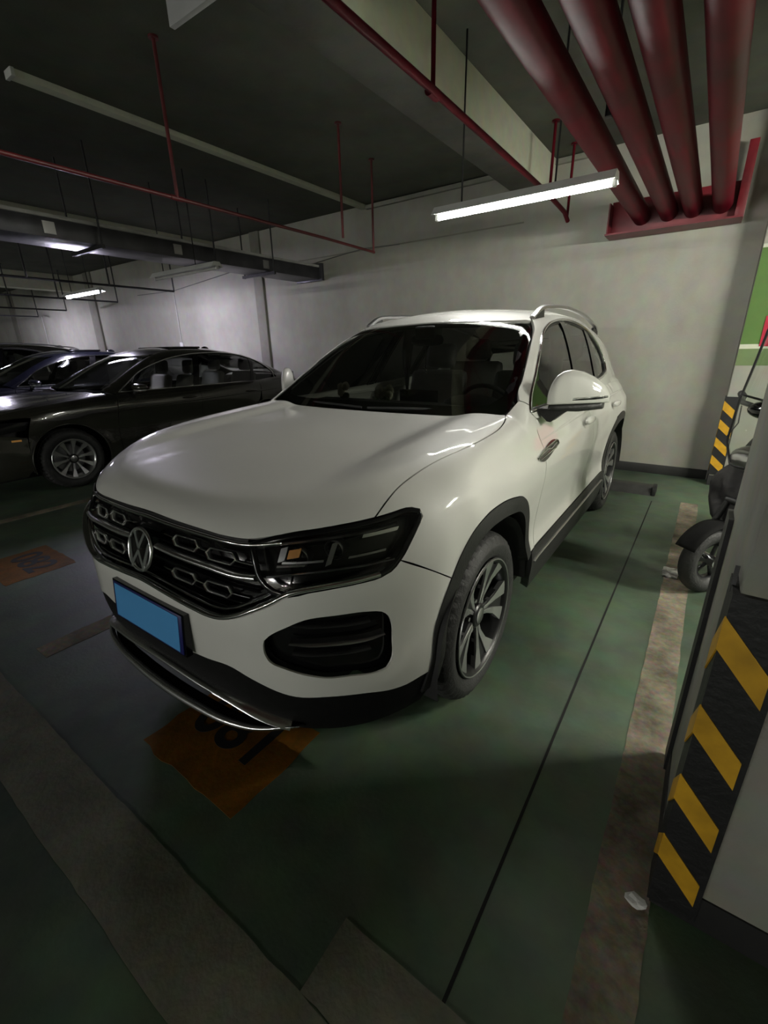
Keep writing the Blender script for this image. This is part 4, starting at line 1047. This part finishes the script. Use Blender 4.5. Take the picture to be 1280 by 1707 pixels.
# ---------------- wheels
for (yc, rot, side) in ((0, 62, 1), (2.731, 20, 1), (0, 10, -1), (2.731, 40, -1)):
    wheel(car, side*.905, yc, .357, .356, .247, .235, 'suv', side, rot)
# ---------------- cabin
cab = D.objects.new('interior', None); COL.objects.link(cab); cab.parent = car; cab.empty_display_size = .1
V, F = prism([(.44, 1.075), (.60, 1.09), (.90, 1.10), (.98, 1.085), (1.02, 1.03), (1.00, .80), (.80, .66), (.45, .66)], lambda u, v: (-.72, u, v), lambda u, v: (.72, u, v)); mesh_obj('dashboard', V, F, M_['cabin'], cab, False)
V, F = ellipsoid((.37, .95, 1.10), (.18, .11, .05), 20, 12); mesh_obj('instrument_hood', V, F, M_['cabin'], cab)
V, F = sweep([(.37+.185*math.cos(a), 1.17-.07*math.sin(a), 1.02+.17*math.sin(a)) for a in np.linspace(0, 2*PI, 36, endpoint=False)], .014, 10, True); mesh_obj('steering_wheel', V, F, M_['cabin'], cab)
V, F = ellipsoid((.37, 1.16, 1.01), (.07, .03, .06), 16, 10); mesh_obj('steering_hub', V, F, M_['cabin'], cab)
V, F = prism([(-.16, 1.06), (.11, 1.06), (.11, 1.16), (-.16, 1.16)], lambda u, v: (u, .99, v), lambda u, v: (u, 1.01, v)); mesh_obj('centre_screen', V, F, M_['gloss_black'], cab, False)
def seat(x, y, w=.25, m='seat', par=cab, z=.0):
    r = []
    V, F = boxg((x-w, y-.28, .50+z), (x+w, y+.22, .66+z), .05); r.append(mesh_obj('seat_cushion', V, F, M_[m], par, True, sharp=50))
    V, F = boxg((-w, -.06, 0), (w, .06, .66), .05); V, F = xform((V, F), Matrix.Translation((x, y+.20, .60+z)) @ Matrix.Rotation(math.radians(-16), 4, 'X')); r.append(mesh_obj('seat_back', V, F, M_[m], par, True, sharp=50))
    V, F = boxg((-.13, -.05, 0), (.13, .05, .19), .045); V, F = xform((V, F), Matrix.Translation((x, y+.39, 1.25+z)) @ Matrix.Rotation(math.radians(-8), 4, 'X')); r.append(mesh_obj('headrest', V, F, M_[m], par, True, sharp=50))
    return r
seat(.37, 1.55); seat(-.37, 1.55); seat(.42, 2.40, .27, z=.04); seat(-.42, 2.40, .27, z=.04)
V, F = ellipsoid((.0, 1.06, 1.455), (.115, .022, .035), 18, 10, lambda v: [np.sign(v[0])*abs(v[0])**.6, v[1], np.sign(v[2])*abs(v[2])**.7]); mesh_obj('rear_view_mirror', V, F, M_['cabin'], cab)
V, F = boxg((-.07, 1.02, 1.46), (.07, 1.14, 1.535), .015); mesh_obj('sensor_housing', V, F, M_['cabin'], cab, True, sharp=50)
for s in (1, -1):
    V, F = sweep([(s*.60, 1.78, .70), (s*.60, 1.78, 1.38), (s*.56, 1.76, 1.55)], .045, 8); mesh_obj('pillar_trim', V, F, M_['cabin'], cab)
# ornaments on the dashboard
def bouquet(x, y, z, n, r, label, seed):
    rnd = random.Random(seed); t = thing('dashboard_flowers', label, 'ornament', (x, y, z), 'cream flowers on the dashboard')
    for i in range(n):
        a = rnd.uniform(0, 6.28); d = rnd.uniform(0, r); c = (d*math.cos(a), .5*d*math.sin(a), .035+rnd.uniform(0, .05)); b = MB()
        for k in range(5):
            an = 2*PI*k/5; V, F = ellipsoid((c[0]+.011*math.cos(an), c[1]-.004, c[2]+.011*math.sin(an)), (.018, .011, .018), 8, 6); b.add((V, F))
        b.obj('blossom', M_['cream'], t, True, 180)
    b = MB()
    for i in range(6):
        a = rnd.uniform(0, 6.28); V, F = ellipsoid((.7*r*math.cos(a), .3*r*math.sin(a), .02), (.018, .008, .02), 8, 6); b.add((V, F))
    b.obj('leaves', M_['leaf'], t, True, 180)
bouquet(-.205, .86, 1.10, 9, .065, 'larger cluster of cream flowers on the dashboard behind the windscreen', 2)
bouquet(-.52, .86, 1.10, 5, .035, 'smaller cluster of cream flowers on the dashboard, farther left', 5)
t = thing('hanging_charm', 'small silver charm hanging below the inside mirror of the white car', 'ornament', (.0, 1.045, 1.30))
tube('string', [(0, 0, 0), (0, 0, .12)], .0015, M_['cabin'], t, 6)
for z, r in ((0, .012), (-.022, .008), (-.04, .006)): V, F = ellipsoid((0, 0, z), (r, r, r), 10, 8); mesh_obj('bead', V, F, M_['chrome'], t)
# ------------------------------------------------------------------ the charcoal saloon
SX, SY = -5.03, .48
P_ = M_['paint_black']
sal = thing('charcoal_saloon', 'charcoal four-door saloon with pale seats, nearest car on the left', 'car', (SX, SY, 0))
sh_ = [(.70, -.70, .80), (.715, -.45, .90), (.72, -.1, .96), (.735, .2, .985), (.74, .42, 1.01)]
he_ = [(0, -.88, .78), (.3, -.865, .78), (.55, -.80, .785), (.70, -.70, .80)]
pan('hood', P_, sal, sed_low, Top(), he_+sh_[1:]+[(.6, .42, 1.02), (.3, .34, 1.02), (0, .32, 1.02)], mirror_outline=True, res=.06)
def arcp(yc, zc, r, a0, a1, n=14): return [(0, yc+r*math.cos(math.radians(a0+(a1-a0)*i/n)), zc+r*math.sin(math.radians(a0+(a1-a0)*i/n))) for i in range(n+1)]
af = arcp(0, .33, .385, -14, 194); ar = arcp(2.8, .33, .385, -14, 194)
pan('front_bumper', P_, sal, sed_low, Cyl(.2), [(0, -.9, .62), (.5, -.85, .60), (.60, -.80, .62), (.80, -.55, .66), (.86, -.36, .62), (.885, -.38, .30), (.85, -.45, .22), (.6, -.7, .18), (0, -.85, .18)], mirror_outline=True, res=.06)
pan2('headlamp', M_['gloss_black'], sal, sed_low, Cyl(.2), [(.52, -.84, .64), (.60, -.80, .635), (.80, -.55, .675), (.865, -.36, .70), (.85, -.30, .78), (.74, -.62, .79), (.58, -.80, .77)], res=.05)
pan('grille', M_['gloss_black'], sal, sed_low, Front(), [(0, -.9, .64), (.50, -.84, .62), (.56, -.8, .765), (.30, -.86, .775), (0, -.88, .775)], mirror_outline=True, res=.06, off=-.01)
for k in range(4): bar('grille_bar', M_['chrome'], sal, sed_low, Front(), [(-.5, 0, .655+.032*k), (0, 0, .66+.032*k), (.5, 0, .655+.032*k)], .008, .012, -.002, step=.06)
bar('side_marker', M_['amber'], sal, sed_low, Cyl(.2), [(.835, -.50, .60), (.86, -.42, .60)], .02, .006, 0, both=True)
fen = sh_+[(.80, .50, 1.0), (.84, .60, .965), (.90, .56, .80), (.90, .53, .5), (.90, .53, .22), (.90, .40, .22)]+[(.9, q[1], q[2]) for q in af]+[(.87, -.40, .26), (.87, -.36, .62), (.865, -.34, .70), (.84, -.30, .785), (.745, -.61, .80)]
pan2('front_fender', P_, sal, sed_low, Axial(.3, .45), fen, res=.06)
pan2('front_door', P_, sal, sed_low, Side(), [(0, .60, .965), (0, .56, .80), (0, .53, .5), (0, .53, .22), (0, 1.62, .22), (0, 1.66, .6), (0, 1.68, .98)], res=.08)
pan2('rear_door', P_, sal, sed_low, Side(), [(0, 1.68, .98), (0, 1.66, .6), (0, 1.62, .22), (0, 2.40, .22)]+ar[::-1][1:6]+[(0, 2.72, .9), (0, 2.74, 1.0)], res=.08)
pan2('rear_quarter', P_, sal, sed_low, Side(), [(0, 2.74, 1.0), (0, 2.72, .9)]+ar[::-1][6:]+[(0, 3.5, .25), (0, 3.55, .7), (0, 3.55, 1.02), (0, 3.2, 1.03)], res=.08)
WINS = [(.834, .64, .992), (.79, .79, 1.09), (.748, .934, 1.183), (.691, 1.276, 1.311), (.645, 1.58, 1.369), (.610, 1.85, 1.395), (.593, 2.15, 1.402), (.575, 2.48, 1.378), (.60, 2.82, 1.285), (.66, 3.03, 1.17), (.702, 3.13, 1.09), (.74, 3.14, 1.01), (.76, 3.08, .99), (.80, 2.4, .99), (.82, 1.66, .988), (.83, 1.1, .988)]
def rzs(x, y):
    q = cast(sed_top, np.array([[x, y, 2.6]]), np.array([[0, 0, -1.]]), 0, 2.4)[0]; return (x, y, float(q[2]))
RES = [rzs(.55, 1.42), rzs(.53, 1.8), rzs(.52, 2.2), rzs(.51, 2.55)]
WSS = [(.74, .50, 1.03), (.70, .72, 1.15), (.64, .98, 1.29), (.58, 1.25, 1.39)]
CABS = WSS+RES+[(.56, 2.9, 1.26), (.60, 3.25, 1.12), (.62, 3.40, 1.08), (.84, 3.3, 1.0), (.85, 2.74, .985), (.85, 1.68, .965), (.85, .7, .95), (.84, .60, .965)]
pan2('cabin_side', P_, sal, sed, Axial(.1, .75), CABS, holes=[WINS], res=.05)
pan('roof', P_, sal, sed_top, Top(), [(0, 1.12, 1.4), (.3, 1.15, 1.4), (.5, 1.24, 1.4), (.57, 1.30, 1.4)]+RES+[(.3, 2.66, 1.38), (0, 2.70, 1.38)], mirror_outline=True, res=.07)
WSGS = [(0, .32, 1.03), (.3, .34, 1.03), (.6, .44, 1.03), (.735, .50, 1.035), (.695, .72, 1.155), (.635, .98, 1.29), (.57, 1.24, 1.385), (.5, 1.22, 1.40), (.3, 1.14, 1.42), (0, 1.11, 1.425)]
pan('windscreen', M_['sideglass'], sal, sed_top, Front(), WSGS, mirror_outline=True, res=.07, lip=.01, off=-.004)
def rg(x, y): return rzs(x, y)
pan('rear_glass', M_['sideglass'], sal, sed_top, Top(), [(0, 2.70, 1.38), (.3, 2.66, 1.38), (.50, 2.58, 1.35), (.55, 2.9, 1.2), (.59, 3.25, 1.1), (.3, 3.36, 1.1), (0, 3.40, 1.1)], mirror_outline=True, res=.07)
pan('boot_lid', P_, sal, sed_low, Top(), [(0, 3.30, 1.1), (.59, 3.2, 1.1), (.64, 3.34, 1.1), (.66, 3.58, 1.06), (.3, 3.64, 1.06), (0, 3.66, 1.06)], mirror_outline=True, res=.07)
pan('rear_panel', P_, sal, sed_low, CylRear(2.8), [(0, 3.7, .28), (.6, 3.6, .28), (.86, 3.45, .28), (.83, 3.5, .75), (.80, 3.48, 1.02), (.5, 3.6, 1.03), (0, 3.66, 1.04)], mirror_outline=True, res=.08)
def sclip(a, b, lean):
    P = crom(np.array(WINS), .04); k = lambda p: p[1]-(p[2]-1.15)*lean
    for key, lo in ((k, a), (lambda p: -k(p), -b)):
        R = []
        for i in range(len(P)):
            u, v = P[i], P[(i+1) % len(P)]; ka, kb = key(u), key(v)
            if ka >= lo: R.append(u)
            if (ka-lo)*(kb-lo) < 0: R.append(u+(v-u)*(lo-ka)/(kb-ka))
        P = np.array(R)
    return P
for a, b in ((0, 1.72), (1.78, 2.70), (2.74, 4)): pan2('side_window', M_['sideglass'] if a > 1 else M_['windscreen'], sal, sed_top, Axial(.1, .75), sclip(a, b, .45), res=.08, lip=0, off=-.010, gap=.003, edge=.04)
for a, b in ((1.70, 1.79), (2.69, 2.75)): pan2('window_pillar', M_['gloss_black'], sal, sed_top, Axial(.1, .75), sclip(a, b, .45), res=.08, lip=.01, off=-.006, gap=0, edge=.04)
bar('window_trim', M_['chrome'], sal, sed_top, Axial(.1, .75), WINS, .012, .008, 0, closed=True, both=True, step=.04)
bar('sill_strip', M_['cladding'], sal, sed_low, Side(), [(0, .5, .24), (0, 1.5, .24), (0, 2.4, .24)], .05, .02, 0, both=True, step=.15)
bar('body_crease', P_, sal, sed_low, Side(), [(0, .45, .80), (0, 1.5, .82), (0, 2.7, .85), (0, 3.4, .87)], .03, .006, -.002, both=True, step=.08, taper=True)
bar('arch_lip', P_, sal, sed_low, Side(), af, .012, .008, -.001, both=True, step=.04)
bar('arch_lip', P_, sal, sed_low, Side(), ar, .012, .008, -.001, both=True, step=.04)
for yh in (1.50, 2.52):
    P, N = onsurf(sed_low, Side(), [(0, yh, .86), (0, yh+.01, .86)], .022, smooth=False)
    V, F = ellipsoid(tuple(P[0]), (.016, .10, .016), 14, 10)
    for s in (1, -1): mesh_obj('door_handle', V if s > 0 else mirx(V), F if s > 0 else flip(F), P_, sal)
for s in (1, -1):
    mi = D.objects.new('door_mirror', None); COL.objects.link(mi); mi.parent = sal; mi.empty_display_size = .05; mi.location = (s*.985, .82, 1.035); mi.scale = (s, 1, 1)
    V, F = ellipsoid((0, 0, 0), (.115, .07, .055), 22, 14, mfn); mesh_obj('mirror_cap', V, F, M_['chrome'] if False else P_, mi)
    V, F = ellipsoid((0, 0, -.028), (.10, .06, .022), 18, 10); mesh_obj('mirror_base', V, F, M_['satin'], mi)
    V, F = sweep([(-.15, .0, -.075), (-.08, 0, -.04)], .022, 8); mesh_obj('mirror_arm', V, F, M_['cladding'], mi)
ub = MB(); ub.box((-.62, -.72, .16), (.62, 3.4, .55)); ub.box((-.80, .45, .16), (.80, 2.35, .40)); ub.box((-.62, -.66, .5), (.62, .45, .74)); ub.obj('underbody', M_['cabin'], sal)
for yc in (0, 2.8):
    for s in (1, -1): arch_liner(sal, .885*s, .60*s, yc, .33, .40); wheel(sal, s*.895, yc, .328, .327, .215, .215, 'sal', s, 8)
seat(.36, 1.50, .24, 'seat_pale', sal, -.12); seat(-.36, 1.50, .24, 'seat_pale', sal, -.12); seat(.40, 2.45, .26, 'seat_pale', sal, -.12); seat(-.40, 2.45, .26, 'seat_pale', sal, -.12)
V, F = prism([(.40, .93), (.85, .96), (.92, .90), (.85, .6), (.45, .6)], lambda u, v: (-.7, u, v), lambda u, v: (.7, u, v)); mesh_obj('dashboard', V, F, M_['cabin'], sal, False)
V, F = sweep([(.36+.18*math.cos(a), 1.04-.06*math.sin(a), .93+.16*math.sin(a)) for a in np.linspace(0, 2*PI, 30, endpoint=False)], .013, 8, True); mesh_obj('steering_wheel', V, F, M_['cabin'], sal)
q = rzs(0, 2.45); V, F = ellipsoid((0, 2.45, q[2]+.01), (.016, .07, .04), 12, 8); mesh_obj('antenna_fin', V, F, P_, sal)
V, F = boxg((-.40, 1.62, rzs(0, 1.8)[2]-.02), (.40, 2.10, rzs(0, 1.8)[2]+.004), .008); mesh_obj('sunroof_panel', V, F, M_['gloss_black'], sal, True, sharp=40)

def recolour(root, old, new):
    for ch in root.children:
        if ch.type == 'MESH':
            for sl in ch.material_slots:
                if sl.material == old: sl.link = 'OBJECT'; sl.material = new
        recolour(ch, old, new)
c3 = copy_tree(sal); c3.name = 'blue_saloon'; c3.location = (-7.65, .30, 0); recolour(c3, M_['paint_black'], M_['paint_blue'])
tag(c3, 'midnight blue saloon behind the charcoal saloon, second car on the left', 'car')
c4 = copy_tree(car); c4.name = 'black_suv'; c4.location = (-10.35, -.05, 0); recolour(c4, M_['paint_white'], M_['paint_black'])
tag(c4, 'black car with roof rails at the left frame edge, farthest of the row', 'car')

# ------------------------------------------------------------------ e-scooter behind the near pillar
sc = thing('electric_scooter', 'black electric scooter with quilted leg cover and clear windscreen behind the near pillar', 'scooter', (1.672, 1.50, 0), rz=math.radians(-40))
def stor(parent, y, r, w):
    wv = D.objects.new('wheel', None); COL.objects.link(wv); wv.parent = parent; wv.location = (0, y, r); wv.empty_display_size = .05
    V, F = sweep([(0, (r-w)*math.cos(a), (r-w)*math.sin(a)) for a in np.linspace(0, 2*PI, 40, endpoint=False)], w, 14, True, (1, 0, 0)); mesh_obj('tyre', V, F, M_['tyre'], wv)
    V, F = lathe([(r-2*w+.012, -.03), (r-2*w-.006, -.02), (r-2*w-.006, .02), (r-2*w+.012, .03)], 36, 'x'); mesh_obj('rim', V, F, M_['alloy_dark'], wv)
    for k in range(5):
        a = 2*PI*k/5; V, F = sweep([(0, .03*math.cos(a), .03*math.sin(a)), (0, (r-2*w)*math.cos(a), (r-2*w)*math.sin(a))], .011, 8); mesh_obj('spoke', V, F, M_['alloy_dark'], wv)
    V, F = lathe([(.001, -.05), (.034, -.05), (.034, .05), (.001, .05)], 20, 'x'); mesh_obj('hub', V, F, M_['satin'], wv, True, sharp=40)
stor(sc, 0, .205, .047); stor(sc, 1.22, .205, .047)
fk = MB()
for s in (-1, 1): fk.add(sweep([(s*.07, 0, .205), (s*.07, .06, .42), (s*.05, .10, .55)], .018, 10))
fk.add(sweep([(-.06, .10, .55), (.06, .10, .55)], .02, 8)); fk.obj('fork', M_['black_pipe'], sc, True, 50)
V, F = lathe([(.232, -.062), (.240, -.03), (.242, 0), (.240, .03), (.232, .062)], 20, 'x', PI*.52); V = [(v[0], v[1]*math.cos(1.05)-v[2]*math.sin(1.05)*-1*-1, v[1]*math.sin(1.05)+v[2]*math.cos(1.05)+.205) for v in V]; 
fm = mesh_obj('front_mudguard', V, F, M_['valance'], sc); md = fm.modifiers.new('solid', 'SOLIDIFY'); md.thickness = .006
V, F = boxg((-.05, .12, .40), (.20, .26, .98), .05); V, F = xform((V, F), Matrix.Translation((0, .18, .36)) @ Matrix.Rotation(math.radians(-12), 4, 'X') @ Matrix.Translation((0, -.18, -.36))); mesh_obj('front_shield', V, F, M_['gloss_black'], sc, True, sharp=50)
V, F = ellipsoid((0, .12, .80), (.11, .07, .07), 16, 10); mesh_obj('headlamp', V, F, M_['satin'], sc)
V, F = boxg((-.17, .25, .24), (.17, .62, .34), .03); mesh_obj('footboard', V, F, M_['cladding'], sc, True, sharp=50)
V, F = boxg((-.16, .58, .30), (.16, 1.38, .66), .08); mesh_obj('rear_body', V, F, M_['gloss_black'], sc, True, sharp=50)
V, F = boxg((-.15, .60, .66), (.15, 1.36, .76), .045); mesh_obj('seat', V, F, M_['quilt'], sc, True, sharp=50)
# quilted leg cover: wrinkled sheet hanging over the front
rnd = random.Random(9); nu, nv = 26, 20; V = []; F = []
for j in range(nv+1):
    for i in range(nu+1):
        u = i/nu*2-1; v = j/nv; z = .40+.62*v
        wl = float(np.interp(z, [.40, .48, .58, .68, .78, .88, 1.02], [.08, .17, .225, .225, .16, .10, .03])); wr = .30-.10*v
        x = u*(wl if u < 0 else wr); y = .08+(.05 if u < 0 else .22)*abs(u)**2.2+.10*v+.014*math.sin(u*9+v*5)+.010*math.sin(v*17+u*3)+.006*math.sin(v*41+u*11)
        V.append((x, y, z-.03*abs(u)+.010*math.sin(u*7)))
for j in range(nv):
    for i in range(nu): a = j*(nu+1)+i; F.append((a, a+1, a+nu+2, a+nu+1))
lc = mesh_obj('leg_cover', V, F, M_['quilt'], sc); md = lc.modifiers.new('solid', 'SOLIDIFY'); md.thickness = .03
V, F = sweep([(-.28, .32, 1.10), (-.20, .22, 1.08), (0, .18, 1.05), (.22, .22, 1.08), (.36, .32, 1.10)], .014, 10); mesh_obj('handlebar', V, F, M_['black_pipe'], sc)
V, F = sweep([(-.34, .38, 1.11), (-.28, .32, 1.10)], .020, 10); mesh_obj('grip', V, F, M_['rubber'], sc); V, F = sweep([(.36, .32, 1.10), (.42, .38, 1.11)], .020, 10); mesh_obj('grip', V, F, M_['rubber'], sc)
V, F = ellipsoid((.03, .15, 1.06), (.13, .09, .055), 18, 12, lambda v: [v[0], v[1], v[2]*(1 if v[2] > 0 else .9)]); mesh_obj('instrument_pod', V, F, M_['gloss_black'], sc)
V, F = ellipsoid((.30, .22, 1.08), (.10, .09, .07), 16, 10); mesh_obj('hand_muff', V, F, M_['quilt'], sc)
V, F = sweep([(.22, .24, 1.09), (.26, .20, 1.22), (.30, .22, 1.27)], .006, 8); st = mesh_obj('mirror_stem', V, F, M_['black_pipe'], sc)
V, F = ellipsoid((.32, .22, 1.31), (.065, .018, .042), 16, 10); mesh_obj('mirror_head', V, F, M_['gloss_black'], st)
# clear windscreen sheet with black edging
nu, nv = 14, 16; V = []; F = []
def wsf(u, v):
    z = .76+.86*v; w = float(np.interp(z, [.76, .87, 1.03, 1.13, 1.5, 1.62], [.085, .148, .160, .160, .125, .08]))
    return (u*w, .045+.10*v+.02*math.sin(v*3.1)+.04*u*u, z)
for j in range(nv+1):
    for i in range(nu+1): V.append(wsf(i/nu*2-1, j/nv))
for j in range(nv):
    for i in range(nu): a = j*(nu+1)+i; F.append((a, a+1, a+nu+2, a+nu+1))
wsx = mesh_obj('clear_windscreen', V, F, M_['clear'], sc)
edge = [wsf(-1, v) for v in np.linspace(0, 1, 16)]+[wsf(u, 1) for u in np.linspace(-.9, .9, 7)]+[wsf(1, v) for v in np.linspace(1, 0, 16)]+[wsf(u, 0) for u in np.linspace(.9, -.9, 5)]
V, F = sweep(edge, .0065, 8, True); mesh_obj('screen_edging', V, F, M_['rubber'], wsx)
V, F = sweep([wsf(-1, .43), wsf(0, .41), wsf(1, .43)], .006, 8); mesh_obj('screen_bar', V, F, M_['rubber'], wsx)
V, F = sweep(crom([(-.20, .22, 1.06), (-.12, .12, .98), (-.15, .10, .90)], .03, False), .0035, 6); mesh_obj('brake_cable', V, F, M_['rubber'], sc)
V, F = sweep([(.0, .75, .30), (.14, .72, .02)], .012, 8); mesh_obj('side_stand', V, F, M_['black_pipe'], sc)
# foil pack on the floor, red notice on the far pillar
t = tag(box('red_notice', (1.80, FY-.010, 1.36), (2.10, FY-.0045, 1.62), M_['red_cloth'], bev=.001), 'red notice sheet on the green band of the far pillar', 'notice')
bm = bmesh.new(); bmesh.ops.create_cube(bm, size=1); bmesh.ops.subdivide_edges(bm, edges=list(bm.edges), cuts=4, use_grid_fill=True)
for v in bm.verts: v.co = Vector((v.co.x*.085, v.co.y*.06, v.co.z*.045))+Vector([rnd.uniform(-.004, .004) for _ in range(3)])
me = D.meshes.new('foil_pack'); bm.to_mesh(me); bm.free(); me.materials.append(M_['foil'])
o = D.objects.new('foil_pack', me); COL.objects.link(o); o.location = (1.500, 1.60, .027); tag(o, 'crumpled silver foil pack on the floor beside the scooter front wheel', 'litter')
